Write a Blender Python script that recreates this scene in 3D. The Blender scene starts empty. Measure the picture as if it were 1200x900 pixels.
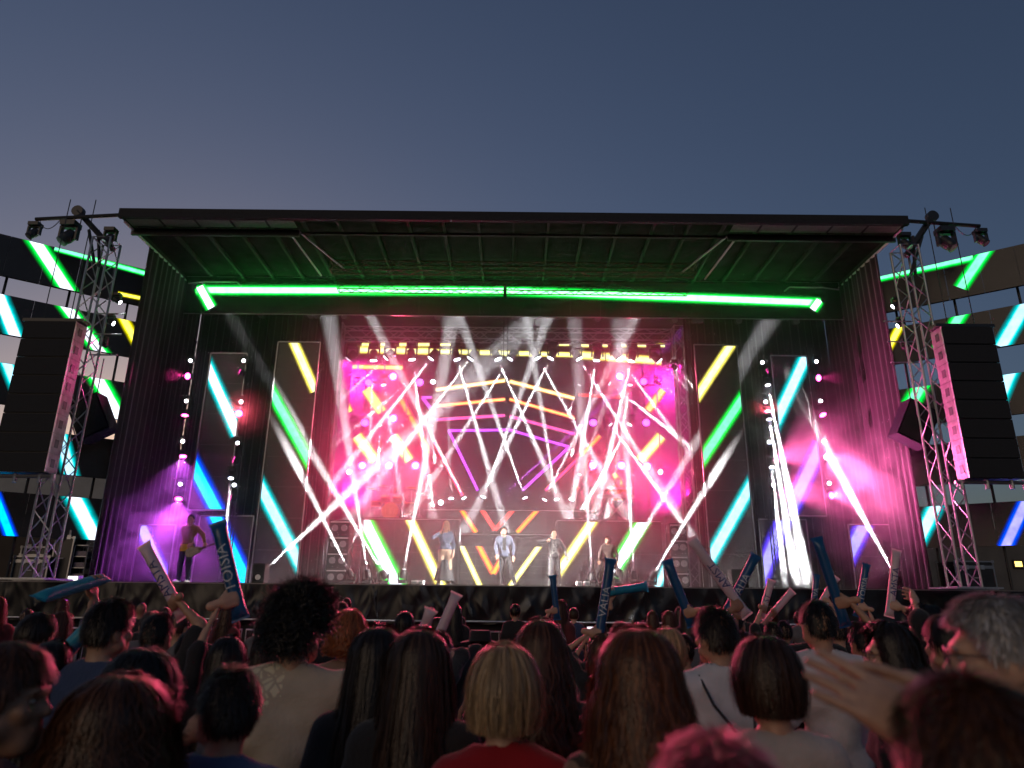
import bpy, bmesh, math, random
import numpy as np
from mathutils import Matrix, Vector, Quaternion
S = bpy.context.scene
COL = S.collection
R = math.radians

# ------------------------------------------------------------------ camera
PITCH, ROLL, FPX = R(17.35), R(0.55), 800.0
CAMP = Vector((0, 0, 1.85))
MR = Matrix.Rotation(math.pi/2 + PITCH, 3, 'X') @ Matrix.Rotation(ROLL, 3, 'Z')
cam = bpy.data.cameras.new('camera')
cam_o = bpy.data.objects.new('camera', cam)
COL.objects.link(cam_o)
cam.lens, cam.sensor_width = 24.0, 36.0
cam.clip_start, cam.clip_end = 0.05, 3000
cam_o.matrix_world = Matrix.Translation(CAMP) @ MR.to_4x4()
cam.dof.use_dof = True
cam.dof.focus_distance = 15.0
cam.dof.aperture_fstop = 2.2
S.camera = cam_o

# ------------------------------------------------------------------ world (dusk) + sun
SUN_ELEV, SUN_AZ = R(2.0), R(-25)
w = bpy.data.worlds.new('World')
S.world = w
w.use_nodes = True
nt = w.node_tree
bg = nt.nodes['Background']
sky = nt.nodes.new('ShaderNodeTexSky')
sky.sky_type = 'NISHITA'
sky.sun_disc = False
sky.sun_elevation = SUN_ELEV
sky.sun_rotation = SUN_AZ
sky.air_density, sky.dust_density, sky.ozone_density = 1.0, 2.0, 2.5
hs = nt.nodes.new('ShaderNodeHueSaturation')
hs.inputs['Saturation'].default_value = .84
tint = nt.nodes.new('ShaderNodeMix')
tint.data_type, tint.blend_type = 'RGBA', 'MULTIPLY'
tint.inputs[0].default_value = 1.0
tint.inputs[7].default_value = (.90, .91, 1.06, 1)
nt.links.new(sky.outputs[0], hs.inputs['Color'])
nt.links.new(hs.outputs[0], tint.inputs[6])
nt.links.new(tint.outputs[2], bg.inputs[0])
bg.inputs[1].default_value = 0.072
w.cycles.sampling_method = 'NONE'
sun = bpy.data.lights.new('sun', 'SUN')
sun.energy = 0.20
sun.angle = R(30)
sun.color = (1.0, 0.72, 0.48)
warm_fill_o = bpy.data.objects.new('sun', sun)
COL.objects.link(warm_fill_o)
# low warm fill added behind the camera's left shoulder to light the crowd's backs
warm_fill_o.rotation_euler = Vector((0.45, 0.85, -0.30)).to_track_quat('-Z', 'Y').to_euler()
S.view_settings.view_transform = 'Standard'
S.view_settings.look = 'None'
S.view_settings.gamma = 1.0
S.view_settings.use_curve_mapping = False
S.view_settings.exposure = 1.0
S.cycles.max_bounces = 5
S.cycles.diffuse_bounces = 2
S.cycles.glossy_bounces = 2
S.cycles.transparent_max_bounces = 16
S.cycles.volume_bounces = 0
S.cycles.sample_clamp_indirect = 4.0
S.cycles.use_denoising = True
S.cycles.denoising_input_passes = 'RGB_ALBEDO'
S.cycles.caustics_reflective = False
S.cycles.caustics_refractive = False

# ------------------------------------------------------------------ helpers
def ray(px, py):
    return MR @ Vector(((px-600)/FPX, (450-py)/FPX, -1))
def at(px, py, Y):
    """world point that the photograph shows at pixel (px, py), at distance Y from the camera"""
    d = ray(px, py)
    return CAMP + d*(Y/d.y)
def on_plane(px, py, P, n):
    d = ray(px, py)
    return CAMP + d*((P-CAMP).dot(n)/d.dot(n))

MATS = {}
def mat(name, col=(.5, .5, .5), rough=.6, metal=0., var=.18, scale=14., bump=0., bscale=60., spec=.5, emit=None, est=0., transl=0., sheen=0.):
    if name in MATS: return MATS[name]
    m = bpy.data.materials.new(name)
    m.use_nodes = True
    t = m.node_tree
    b = t.nodes['Principled BSDF']
    b.inputs['Roughness'].default_value = rough
    b.inputs['Metallic'].default_value = metal
    b.inputs['Specular IOR Level'].default_value = spec
    if sheen: b.inputs['Sheen Weight'].default_value = sheen
    tc = t.nodes.new('ShaderNodeTexCoord')
    if var > 0:
        nz = t.nodes.new('ShaderNodeTexNoise')
        nz.inputs['Scale'].default_value = scale
        nz.inputs['Detail'].default_value = 4
        t.links.new(tc.outputs['Object'], nz.inputs['Vector'])
        rp = t.nodes.new('ShaderNodeValToRGB')
        e = rp.color_ramp.elements
        e[0].position, e[1].position = .3, .72
        e[0].color = (*[c*(1-var) for c in col], 1)
        e[1].color = (*[min(1, c*(1+var)) for c in col], 1)
        t.links.new(nz.outputs['Fac'], rp.inputs['Fac'])
        t.links.new(rp.outputs['Color'], b.inputs['Base Color'])
    else:
        b.inputs['Base Color'].default_value = (*col, 1)
    if bump > 0:
        n2 = t.nodes.new('ShaderNodeTexNoise')
        n2.inputs['Scale'].default_value = bscale
        n2.inputs['Detail'].default_value = 3
        t.links.new(tc.outputs['Object'], n2.inputs['Vector'])
        bp = t.nodes.new('ShaderNodeBump')
        bp.inputs['Strength'].default_value = bump
        bp.inputs['Distance'].default_value = .02
        t.links.new(n2.outputs['Fac'], bp.inputs['Height'])
        t.links.new(bp.outputs['Normal'], b.inputs['Normal'])
    if emit:
        b.inputs['Emission Color'].default_value = (*emit, 1)
        b.inputs['Emission Strength'].default_value = est
        m.cycles.emission_sampling = 'NONE'
    if transl > 0:
        out = t.nodes['Material Output']
        tr = t.nodes.new('ShaderNodeBsdfTranslucent')
        tr.inputs['Color'].default_value = (*[min(1, c*2.2) for c in col], 1)
        mx = t.nodes.new('ShaderNodeMixShader')
        mx.inputs['Fac'].default_value = transl
        t.links.new(b.outputs[0], mx.inputs[1])
        t.links.new(tr.outputs[0], mx.inputs[2])
        t.links.new(mx.outputs[0], out.inputs['Surface'])
    MATS[name] = m
    return m

def led_mat(core, edge, k, lamp=False):
    """one lit line on a video screen: bright core, saturated border, transparent outside (UV.x = distance from the line's axis)"""
    name = 'led_%s_%s_%.1f%s' % (core, edge, k, '_lamp' if lamp else '')
    if name in MATS: return MATS[name]
    c, e = LED[core], LED[edge]
    m = bpy.data.materials.new(name)
    m.use_nodes = True
    t = m.node_tree
    t.nodes.clear()
    out = t.nodes.new('ShaderNodeOutputMaterial')
    uv = t.nodes.new('ShaderNodeUVMap')
    sp = t.nodes.new('ShaderNodeSeparateXYZ')
    ab = t.nodes.new('ShaderNodeMath'); ab.operation = 'ABSOLUTE'
    rp = t.nodes.new('ShaderNodeValToRGB')
    el = rp.color_ramp.elements
    el[0].position, el[0].color = 0.0, (*[x*k for x in c], 1)
    el[1].position, el[1].color = 1.0, (*[x*.25 for x in e], 0)
    a = el.new(.36); a.color = (*[x*k for x in c], 1)
    a = el.new(.52); a.color = (*[x*1.2 for x in e], 1)
    a = el.new(.72); a.color = (*[x*.55 for x in e], .75)
    em = t.nodes.new('ShaderNodeEmission')
    tc = t.nodes.new('ShaderNodeTexCoord'); nz = t.nodes.new('ShaderNodeTexNoise'); nz.inputs['Scale'].default_value = 5.0; nz.inputs['Detail'].default_value = 6
    mr = t.nodes.new('ShaderNodeMapRange'); mr.inputs[1].default_value = .3; mr.inputs[2].default_value = .7; mr.inputs[3].default_value = .72; mr.inputs[4].default_value = 1.12
    t.links.new(tc.outputs['Object'], nz.inputs['Vector']); t.links.new(nz.outputs['Fac'], mr.inputs[0]); t.links.new(mr.outputs[0], em.inputs['Strength'])
    tr = t.nodes.new('ShaderNodeBsdfTransparent')
    mx = t.nodes.new('ShaderNodeMixShader')
    t.links.new(uv.outputs[0], sp.inputs[0])
    t.links.new(sp.outputs[0], ab.inputs[0])
    t.links.new(ab.outputs[0], rp.inputs[0])
    t.links.new(rp.outputs[0], em.inputs[0])
    t.links.new(rp.outputs[1], mx.inputs[0])
    t.links.new(tr.outputs[0], mx.inputs[1])
    t.links.new(em.outputs[0], mx.inputs[2])
    t.links.new(mx.outputs[0], out.inputs[0])
    m.cycles.emission_sampling = 'AUTO' if lamp else 'NONE'
    MATS[name] = m
    return m
LED = dict(gcore=(.13, 1.0, .20), white=(.80, .86, 1.0), green=(.0, .75, .05), mint=(.16, .85, .42), cyan=(.42, .80, 1.0), teal=(.0, .45, .46), azure=(.0, .58, 1.0),
           blue=(.0, .06, .95), violet=(.30, .28, 1.0), indigo=(.10, .05, .95), yellow=(1.0, .86, .12), lemon=(1.0, .95, .42), olive=(.55, .50, .0),
           orange=(1.0, .34, .02), peach=(1.0, .55, .16), red=(1.0, .06, .05), pink=(1.0, .10, .38), purple=(.55, .08, .95), amber=(.9, .45, .0))

def lk(o, parent=None):
    COL.objects.link(o)
    if parent is not None: o.parent = parent
    return o
def base_of(o):
    b = Vector((0, 0, 0))
    while o is not None:
        b += o.location
        o = o.parent
    return b

class MB:
    def __init__(s): s.v, s.f, s.uv = [], [], None
    def quad(s, a, b, c, d):
        n = len(s.v); s.v += [Vector(a), Vector(b), Vector(c), Vector(d)]; s.f.append((n, n+1, n+2, n+3)); return s
    def poly(s, pts):
        n = len(s.v); s.v += [Vector(p) for p in pts]; s.f.append(tuple(range(n, n+len(pts)))); return s
    def box(s, a, b, M=None):
        n = len(s.v)
        for z in (a[2], b[2]):
            for x, y in ((a[0], a[1]), (b[0], a[1]), (b[0], b[1]), (a[0], b[1])):
                p = Vector((x, y, z)); s.v.append(M @ p if M else p)
        for q in ((3, 2, 1, 0), (4, 5, 6, 7), (0, 1, 5, 4), (1, 2, 6, 5), (2, 3, 7, 6), (3, 0, 4, 7)):
            s.f.append(tuple(n+i for i in q))
        return s
    def tube(s, pts, r, n=8, r2=None, caps=True):
        pts = [Vector(p) for p in pts]
        m = len(pts); k = len(s.v); up = None
        for i, p in enumerate(pts):
            d = (pts[min(i+1, m-1)]-pts[max(i-1, 0)]).normalized()
            if up is None:
                up = d.orthogonal().normalized()
            else:
                up = (up - d*up.dot(d)).normalized()
            sd = d.cross(up)
            rr = r if r2 is None else r+(r2-r)*i/(m-1)
            if isinstance(r, (list, tuple)): rr = r[i]
            for j in range(n):
                a = 2*math.pi*j/n
                s.v.append(p + (up*math.cos(a)+sd*math.sin(a))*rr)
        for i in range(m-1):
            for j in range(n):
                s.f.append((k+i*n+j, k+i*n+(j+1) % n, k+(i+1)*n+(j+1) % n, k+(i+1)*n+j))
        if caps:
            s.f.append(tuple(k+j for j in reversed(range(n))))
            s.f.append(tuple(k+(m-1)*n+j for j in range(n)))
        return s
    def disc(s, c, nrm, r, n=16):
        nrm = Vector(nrm).normalized(); u = nrm.orthogonal().normalized(); v = nrm.cross(u)
        return s.poly([Vector(c)+(u*math.cos(2*math.pi*i/n)+v*math.sin(2*math.pi*i/n))*r for i in range(n)])
    def grid(s, fn, nu, nv, close_u=False):
        k = len(s.v)
        for j in range(nv+1):
            for i in range(nu if close_u else nu+1):
                s.v.append(Vector(fn(i/nu, j/nv)))
        W = nu if close_u else nu+1
        for j in range(nv):
            for i in range(nu):
                i2 = (i+1) % W if close_u else i+1
                s.f.append((k+j*W+i, k+j*W+i2, k+(j+1)*W+i2, k+(j+1)*W+i))
        return s
    def mesh(s, name, m, off=Vector((0, 0, 0)), smooth=False):
        me = bpy.data.meshes.new(name)
        me.from_pydata([tuple(Vector(v)-off) for v in s.v], [], s.f)
        if s.uv is not None:
            l = me.uv_layers.new(name='UVMap')
            l.data.foreach_set('uv', [c for f in s.f for i in f for c in s.uv[i]])
        for x in (m if isinstance(m, (list, tuple)) else [m]): me.materials.append(x)
        if smooth: me.polygons.foreach_set('use_smooth', [True]*len(me.polygons))
        me.update()
        return me
    def build(s, name, m, parent=None, local=False, smooth=False):
        off = base_of(parent) if (parent is not None and not local) else Vector((0, 0, 0))
        return lk(bpy.data.objects.new(name, s.mesh(name, m, off, smooth)), parent)

def tag(o, label=None, cat=None, group=None, kind=None):
    if label: o['label'] = label
    if cat: o['category'] = cat
    if group: o['group'] = group
    if kind: o['kind'] = kind
    return o
def thing(name, label, cat, loc=(0, 0, 0), rz=0, group=None):
    o = bpy.data.objects.new(name, None)
    o.empty_display_size = .2
    COL.objects.link(o)
    o.location = loc
    o.rotation_euler = (0, 0, rz)
    return tag(o, label, cat, group)
def copy_tree(o, parent=None):
    c = o.copy()
    COL.objects.link(c)
    c.parent = parent
    for ch in list(o.children):
        copy_tree(ch, c)
    return c
ORD = ['first', 'second', 'third', 'fourth', 'fifth', 'sixth', 'seventh', 'eighth', 'ninth', 'tenth', 'eleventh', 'twelfth', 'thirteenth',
       'fourteenth', 'fifteenth', 'sixteenth', 'seventeenth', 'eighteenth', 'nineteenth', 'twentieth']

ROD = {}
def rod(name, p, q, r, m, parent, n=6):
    """a straight tube as an object of its own; alike ones share one unit mesh"""
    key = (round(r, 4), m.name, n)
    if key not in ROD:
        ROD[key] = MB().tube([(0, 0, 0), (0, 0, 1)], r, n).mesh(name, m, smooth=False)
    p, q = Vector(p), Vector(q)
    o = bpy.data.objects.new(name, ROD[key])
    lk(o, parent)
    d = q-p
    o.location = p - (base_of(parent) if parent else Vector((0, 0, 0)))
    o.rotation_mode = 'QUATERNION'
    o.rotation_quaternion = d.to_track_quat('Z', 'Y')
    o.scale = (1, 1, d.length)
    return o

def truss(parent, p, q, wdt, bay, m, rc=.025, rb=.012, u=None):
    """box truss: four chords and zigzag lacing on its four faces"""
    p, q = Vector(p), Vector(q)
    d = (q-p).normalized()
    u = Vector(u) if u else d.orthogonal().normalized()
    v = d.cross(u)
    h = wdt/2
    cs = [u*h+v*h, u*h-v*h, -u*h-v*h, -u*h+v*h]
    for c in cs: rod('chord', p+c, q+c, rc, m, parent, 8)
    L = (q-p).length
    n = max(1, round(L/bay))
    for k in range(4):
        a, b = cs[k], cs[(k+1) % 4]
        for i in range(n):
            s0, s1 = p+d*(L*i/n), p+d*(L*(i+1)/n)
            rod('brace', s0+(a if i % 2 == 0 else b), s1+(b if i % 2 == 0 else a), rb, m, parent)
        rod('brace', p+a, p+b, rb, m, parent); rod('brace', q+a, q+b, rb, m, parent)

# base materials
M_ALU = mat('truss_aluminium', (.36, .36, .38), .42, .9, .1, 30, .05, 200)
M_BLK = mat('black_metal', (.018, .018, .02), .45, .0, .3, 18, .06, 120)
M_BLKM = mat('black_matte', (.014, .014, .016), .8, .0, .3, 10, .15, 80)
M_DRAPE = mat('black_drape', (.016, .015, .018), .85, 0, .3, 3, .25, 40, spec=.3, sheen=.25)
M_STEEL = mat('galvanised_steel', (.42, .43, .45), .45, .8, .2, 22)
M_ROOF = mat('roof_sheet', (.018, .022, .018), .9, .0, .3, 2.5, .2, 8, spec=.08)
M_RAFT = mat('roof_steel', (.03, .03, .03), .7, .0, .2, 9, spec=.2)
M_SCREEN = mat('screen_face', (.030, .028, .028), .42, 0, .25, 1.6, .12, 250)
M_FRAME = mat('screen_frame', (.30, .30, .31), .4, .6, .2, 12)
M_TARP = mat('black_tarpaulin', (.008, .008, .010), .36, 0, .4, 1.5, 0, spec=.34)
M_DECK = mat('stage_plywood', (.05, .045, .04), .5, 0, .3, 3, .1, 30)
M_ASPH = mat('asphalt', (.05, .05, .052), .9, 0, .35, 1.3, .4, 120)
M_CASE = mat('flight_case_board', (.02, .02, .024), .4, 0, .3, 5, .1, 100)
M_WOOD = mat('brown_board', (.10, .06, .035), .7, 0, .3, 6, .1, 40)
M_WHT = mat('white_light_lens', (.9, .9, .9), .3, 0, 0, emit=(.92, .95, 1.0), est=14)
M_PNK = mat('pink_light_lens', (.9, .3, .5), .3, 0, 0, emit=(1.0, .05, .38), est=11)
M_PUR = mat('purple_light_lens', (.6, .2, .8), .3, 0, 0, emit=(.62, .06, .9), est=3.0)
M_OFF = mat('dim_light_lens', (.25, .25, .28), .15, 0, 0, spec=.8)

def crinkle(m, scale, strength, dist):
    """sharp creases of stiff plastic sheeting"""
    t = m.node_tree; b = t.nodes['Principled BSDF']
    tc = t.nodes.new('ShaderNodeTexCoord'); mp = t.nodes.new('ShaderNodeMapping'); mp.inputs['Scale'].default_value = (1.0, 1.0, .55); mp.inputs['Rotation'].default_value = (0, .35, 0)
    nz = t.nodes.new('ShaderNodeTexNoise'); nz.inputs['Scale'].default_value = 1.3; nz.inputs['Detail'].default_value = 2
    mx = t.nodes.new('ShaderNodeMix'); mx.data_type = 'RGBA'; mx.inputs[0].default_value = .35
    vo = t.nodes.new('ShaderNodeTexVoronoi'); vo.feature = 'SMOOTH_F1'; vo.inputs['Scale'].default_value = scale; vo.inputs['Smoothness'].default_value = .25
    bp = t.nodes.new('ShaderNodeBump'); bp.inputs['Strength'].default_value = strength; bp.inputs['Distance'].default_value = dist
    t.links.new(tc.outputs['Object'], mp.inputs[0]); t.links.new(mp.outputs[0], nz.inputs['Vector']); t.links.new(mp.outputs[0], mx.inputs[6]); t.links.new(nz.outputs['Color'], mx.inputs[7])
    t.links.new(mx.outputs[2], vo.inputs['Vector']); t.links.new(vo.outputs['Distance'], bp.inputs['Height']); t.links.new(bp.outputs['Normal'], b.inputs['Normal'])
crinkle(M_TARP, 3.6, .22, .10)
# ------------------------------------------------------------------ ground
g = MB().quad((-400, -200, 0), (400, -200, 0), (400, 600, 0), (-400, 600, 0)).build('ground', M_ASPH)
tag(g, 'dark asphalt ground under the crowd', 'ground', kind='structure')

ZS = 2.14          # stage floor
YF = 18.0          # stage front
# ------------------------------------------------------------------ stage platform
st = thing('stage', 'high dark stage platform hung with wrinkled black plastic sheeting along its front', 'stage', (0, YF, 0))
for i, x0 in enumerate(np.arange(-13.2, 13.0, 2.2)):       # deck boards in bays
    for j, y0 in enumerate((YF, YF+4, YF+8)):
        MB().box((x0+.004, y0+.004, ZS-.06), (x0+2.196, y0+3.996, ZS)).build('deck_panel', M_DECK, st)
MB().box((-13.2, YF-.012, ZS-.05), (13.2, YF-.002, ZS-.01)).build('edge_trim', mat('edge_trim', (.22, .2, .2), .5, .3), st)
MB().box((-13.2, YF+.05, ZS-.22), (13.2, YF+.11, ZS-.06)).build('front_beam', M_BLK, st)
for x in np.arange(-13, 13.1, 2.2):
    for y in (YF+.25, YF+4, YF+8, YF+11.8):
        MB().tube([(x, y, 0), (x, y, ZS-.06)], .045, 8).build('leg', M_STEEL, st)
random.seed(4)
for i in range(8):                                            # tarpaulin sheets, overlapping a little
    xa = -13.25+i*3.31; xb = xa+3.38
    ph = random.uniform(0, 9); folds = [(random.uniform(0, 1), random.uniform(-.55, .55), random.uniform(.012, .035), random.uniform(.02, .06)) for _ in range(20)]
    def fn(u, v):
        d = .03 + .004*(i % 2)
        for c, sl, wd, am in folds:
            t = (u - c - sl*(v-.5)*.35)/wd
            d += am*math.exp(-t*t)*(.25+.75*v)*(.6+.4*math.sin(9*v+c*20))
        d += .03*v*math.sin(u*7+ph)+.010*math.sin(u*23+v*5+ph)
        sag = .05*math.sin(u*math.pi*3+ph)**2
        return (xa+(xb-xa)*u, YF-.03-max(d, 0), ZS-.03-(.86+sag)*v)
    MB().grid(fn, 90, 14).build('skirt_sheet', M_TARP, st, smooth=True)
MB().tube([(-13.2, YF-.12, 1.27), (13.2, YF-.12, 1.27)], .022, 8).build('lower_rail', mat('rail', (.7, .7, .72), .35, .7), st)
MB().box((-13.2, YF+.3, 0.02), (13.2, YF+.34, 1.95)).build('dark_backing', M_BLKM, st)  # black sheet put in for the dark void below the deck
# crowd barrier is hidden by the people: steel rail line in front of the stage
for i in range(-6, 6):
    b = thing('crowd_barrier', 'steel crowd barrier section in front of the stage, %s from the left end' % ORD[i+6], 'barrier', (i*2.0+1, 16.4, 0), group='barrier sections before the stage')
    MB().tube([(i*2.0+.05, 16.4, .02), (i*2.0+.05, 16.4, 1.1), (i*2.0+1.95, 16.4, 1.1), (i*2.0+1.95, 16.4, .02)], .022, 8).build('frame', M_STEEL, b)
    for k in range(1, 10):
        rod('bar', (i*2.0+.05+k*.19, 16.4, .12), (i*2.0+.05+k*.19, 16.4, 1.08), .008, M_STEEL, b)
    MB().box((i*2.0+.1, 16.15, .0), (i*2.0+1.9, 16.65, .02)).build('foot_plate', M_STEEL, b)

# ------------------------------------------------------------------ roof
ZR = 11.95
rf = thing('stage_roof', 'wide flat dark stage roof with steel fascia, ribs and cross trusses lit green from below', 'stage roof', (0, 17, ZR))
MB().box((-11.1, 16.9, ZR-.02), (11.1, 17.02, ZR+.26)).build('fascia', M_BLKM, rf)
MB().box((-11.1, 17.02, ZR+.22), (11.1, 27, ZR+.26)).build('top_cover', M_BLKM, rf)
nb = 22
for i in range(nb):
    x0 = -11.05+i*22.1/nb; x1 = x0+22.1/nb
    MB().box((x0+.01, 17.05, ZR+.16), (x1-.01, 19.4, ZR+.19)).build('roof_sheet', M_ROOF, rf)
    MB().box((x0+.01, 19.42, ZR+.16), (x1-.01, 22.0, ZR+.19)).build('roof_sheet', M_ROOF, rf)
for i in range(nb+1):
    x = -11.05+i*22.1/nb
    MB().box((x-.03, 17.05, ZR+.02), (x+.03, 24, ZR+.155)).build('rafter', M_RAFT, rf)
for s in (-1, 1):
    x0, x1 = sorted((s*11.05, s*6.2))
    MB().box((x0, 17.55, ZR-.20), (x1, 17.63, ZR+.0)).build('side_fascia', M_BLK, rf)
    MB().box((x0+.05, 17.1, ZR+.035), (x1-.05, 17.5, ZR+.05)).build('soffit_strip', mat('soffit', (.10, .12, .10), .5), rf)
    rod('stay', (s*6.2, 17.6, ZR-.05), (s*5.2, 19.2, ZR-.45), .03, M_ALU, rf)
    rod('stay', (s*6.5, 17.6, ZR-.05), (s*6.0, 19.4, ZR-.55), .03, M_ALU, rf)
    MB().tube([(s*11.0, 17.1, ZR-.06), (s*11.0, 21.2, ZR-.03)], .035, 8).build('edge_tube', mat('edge_tube', (.5, .5, .52), .5), rf)
    MB().tube([(s*11.0, 21.0, ZR-.1), (s*10.4, 20.9, ZR-.07), (s*9.3, 20.9, ZR-.06), (s*9.1, 20.9, ZR-.22)], .025, 6).build('cable', mat('edge_tube'), rf)
MB().box((-6.2, 17.62, ZR-.09), (6.2, 17.70, ZR-.02)).build('gutter_beam', M_RAFT, rf)
MB().box((-11.1, 27, ZS), (11.1, 27.05, ZR+.2)).build('back_cover', M_BLKM, rf)
for y, z in ((19.0, ZR-.45), (20.0, ZR-.62)):
    tr = thing('roof_truss', 'aluminium box truss under the roof, the %s of two' % ('front one' if y < 19.5 else 'rear one'), 'truss', (0, y, z), group='trusses under the roof')
    truss(tr, (-5.6, y, z), (5.6, y, z), .30, .4, mat('truss_dull', (.10, .10, .05), .6, .4), .022, .011, u=(0, 0, 1))
    for x in (-4, 0, 4): rod('hanger', (x, y, z+.15), (x, y, ZR+.02), .015, M_BLK, tr)

# ------------------------------------------------------------------ drapes
def drape(label, p, q, z0, z1, nf, amp):
    p, q = Vector(p), Vector(q)
    d = (q-p); n = Vector((-d.y, d.x, 0)).normalized()
    rnd = random.Random(int(p.x*10)+nf)
    phs = [rnd.uniform(-.6, .6) for _ in range(nf+2)]
    def fn(u, v):
        k = u*nf
        a = math.sin(k*2*math.pi + phs[int(k)] + .8*math.sin(v*2+k))
        b = p+d*u+n*(amp*a*(.55+.45*(1-v)))+d.normalized()*(.03*math.sin(v*3+k))
        return (b.x, b.y, z0+(z1-z0)*v)
    o = MB().grid(fn, nf*8, 10).build('drape', M_DRAPE, smooth=True)
    return tag(o, label, 'drape', 'black stage drapes')
drape('black side drape closing the stage off beside the truss tower on the left', (-11.0, 18.5, 0), (-10.95, 22.2, 0), ZS, ZR, 13, .05)
drape('black side drape closing the stage off beside the truss tower on the right', (11.0, 18.5, 0), (10.95, 22.2, 0), ZS, ZR, 13, .05)
drape('black back drape behind the narrow tall screen and guitarist', (-11.0, 22.3, 0), (-6.0, 22.3, 0), ZS, ZR, 20, .10)
drape('black back drape behind the narrow tall screen in pink smoke', (6.0, 22.3, 0), (11.0, 22.3, 0), ZS, ZR, 20, .10)

# ------------------------------------------------------------------ LED screens
class Screen:
    def __init__(s, label, O, ux, w, h, name='led_screen', frame=True, group=None, cols=None, rows=None, th=.10):
        s.O, s.ux, s.uy, s.w, s.h = Vector(O), Vector(ux).normalized(), Vector((0, 0, 1)), w, h
        s.n = s.ux.cross(s.uy)            # towards the audience
        if s.n.y > 0: s.n = -s.n
        s.t = thing(name, label, 'screen', s.O+s.ux*(w/2), group=group)
        s.k = 0
        cols = cols or max(1, round(w/1.0)); rows = rows or max(1, round(h/1.0))
        for i in range(cols):
            for j in range(rows):
                a = s.O+s.ux*(w*i/cols+.003)+s.uy*(h*j/rows+.003); dx = s.ux*(w/cols-.006); dy = s.uy*(h/rows-.006); b = -s.n*th
                m = MB()
                m.quad(a, a+dx, a+dx+dy, a+dy); m.quad(a+b, a+b+dy, a+b+dx+dy, a+b+dx)
                m.quad(a, a+b, a+dx+b, a+dx); m.quad(a+dy, a+dx+dy, a+dx+dy+b, a+dy+b)
                m.quad(a, a+dy, a+dy+b, a+b); m.quad(a+dx, a+dx+b, a+dx+dy+b, a+dx+dy)
                m.build('panel', M_SCREEN, s.t)
        if frame:
            f = .022
            e = s.n*.012
            c = [s.O-s.ux*f-s.uy*f, s.O+s.ux*(w+f)-s.uy*f, s.O+s.ux*(w+f)+s.uy*(h+f), s.O-s.ux*f+s.uy*(h+f)]
            m = MB()
            for i in range(4): m.tube([c[i]+e, c[(i+1) % 4]+e], f, 4)
            m.build('frame', M_FRAME, s.t)
    def loc(s, px, py):
        P = on_plane(px, py, s.O, s.n)-s.O
        return np.array([P.dot(s.ux), P.dot(s.uy)])
    def bar(s, a, b, wpx, core, edge, k=2.2, ext=0., cut=None, world=False, lamp=False):
        if s is globals().get('WC'): wpx *= .72
        """lit line from pixel a to pixel b, core+border wpx wide, clipped to the screen"""
        A, B = (s.loc(*a), s.loc(*b)) if not world else (np.array(a), np.array(b))
        P = s.O+s.ux*A[0]+s.uy*A[1]
        hw = .86*wpx*(P-CAMP).dot(MR @ Vector((0, 0, -1)))/FPX/2
        d = (B-A); L = np.linalg.norm(d); d /= L; n = np.array([-d[1], d[0]])
        A = A-d*ext; B = B+d*ext
        pts = [A-n*hw, B-n*hw, B+n*hw, A+n*hw]
        def clip(pts, f):
            o = []
            for i in range(len(pts)):
                p, q = pts[i], pts[(i+1) % len(pts)]; fp, fq = f(p), f(q)
                if fp >= 0: o.append(p)
                if fp*fq < 0: o.append(p+(q-p)*(fp/(fp-fq)))
            return o
        eps = .012
        for f in (lambda p: p[0]-eps, lambda p: s.w-eps-p[0], lambda p: p[1]-eps, lambda p: s.h-eps-p[1]):
            if len(pts) > 2: pts = clip(pts, f)
        if cut:                                   # extra horizontal cut lines given as pixel rows at the ends
            for (c, sg) in cut:
                yv = s.loc(*c)[1]
                if len(pts) > 2: pts = clip(pts, lambda p: sg*(p[1]-yv))
        if len(pts) < 3: return
        s.k += 1
        m = MB(); m.uv = []
        for p in pts:
            m.v.append(s.O+s.ux*p[0]+s.uy*p[1]+s.n*(.004+.003*s.k))
            m.uv.append((float(np.dot(p-A, n)/hw), 0.))
        m.f.append(tuple(range(len(pts))))
        m.build('light_bar', led_mat(core, edge, k, lamp), s.t)

def rect(px0, py0, px1, py1, Y):
    """screen rectangle on plane Y from its pixel corners (bottom-left, top-right)"""
    a, b = at(px0, py1, Y), at(px1, py0, Y)
    return a, b
# header
YH = 21.0
hd = Screen('long low screen under the roof edge crossed by one bright green line', (-11.2, YH, 10.78), (1, 0, 0), 22.2, 1.32, cols=22, rows=1)
hd.bar((230, 340), (590, 341), 19, 'gcore', 'green', 4.5, lamp=True)
hd.bar((594, 341), (962, 355), 19, 'gcore', 'green', 4.5, lamp=True)
hd.bar((234, 336), (248, 361), 20, 'white', 'green', 1.5)
hd.bar((960, 352), (952, 363), 18, 'white', 'green', 1.5)
# flanking tall and narrow screens
def tall(label, x0, x1, z0, z1, Y, cols=1): return Screen(label, (x0, Y, z0), (1, 0, 0), x1-x0, z1-z0, cols=cols)
BL = tall('tall left screen standing on the stage with yellow, green and cyan slanting lines', -7.66, -6.32, ZS+.05, 9.76, 21)
BL.bar((343, 398), (364, 446), 17, 'lemon', 'yellow', 1.2, .4)
BL.bar((316, 455), (360, 536), 21, 'mint', 'green', 1.0, .6)
BL.bar((301, 562), (347, 652), 25, 'cyan', 'teal', 1.0, .6)
BR = tall('tall right screen standing on the stage with yellow, green and cyan slanting lines', 5.98, 7.34, ZS+.05, 9.80, 21)
BR.bar((858, 402), (820, 460), 17, 'lemon', 'yellow', 1.2, .3)
BR.bar((871, 465), (823, 538), 21, 'mint', 'green', 1.0, .6)
BR.bar((882, 565), (832, 655), 25, 'cyan', 'teal', 1.0, .6)
AL = tall('narrow hanging left screen with white-cyan line above a blue one', -9.62, -8.50, 4.27, 9.2, 20.6)
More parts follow.
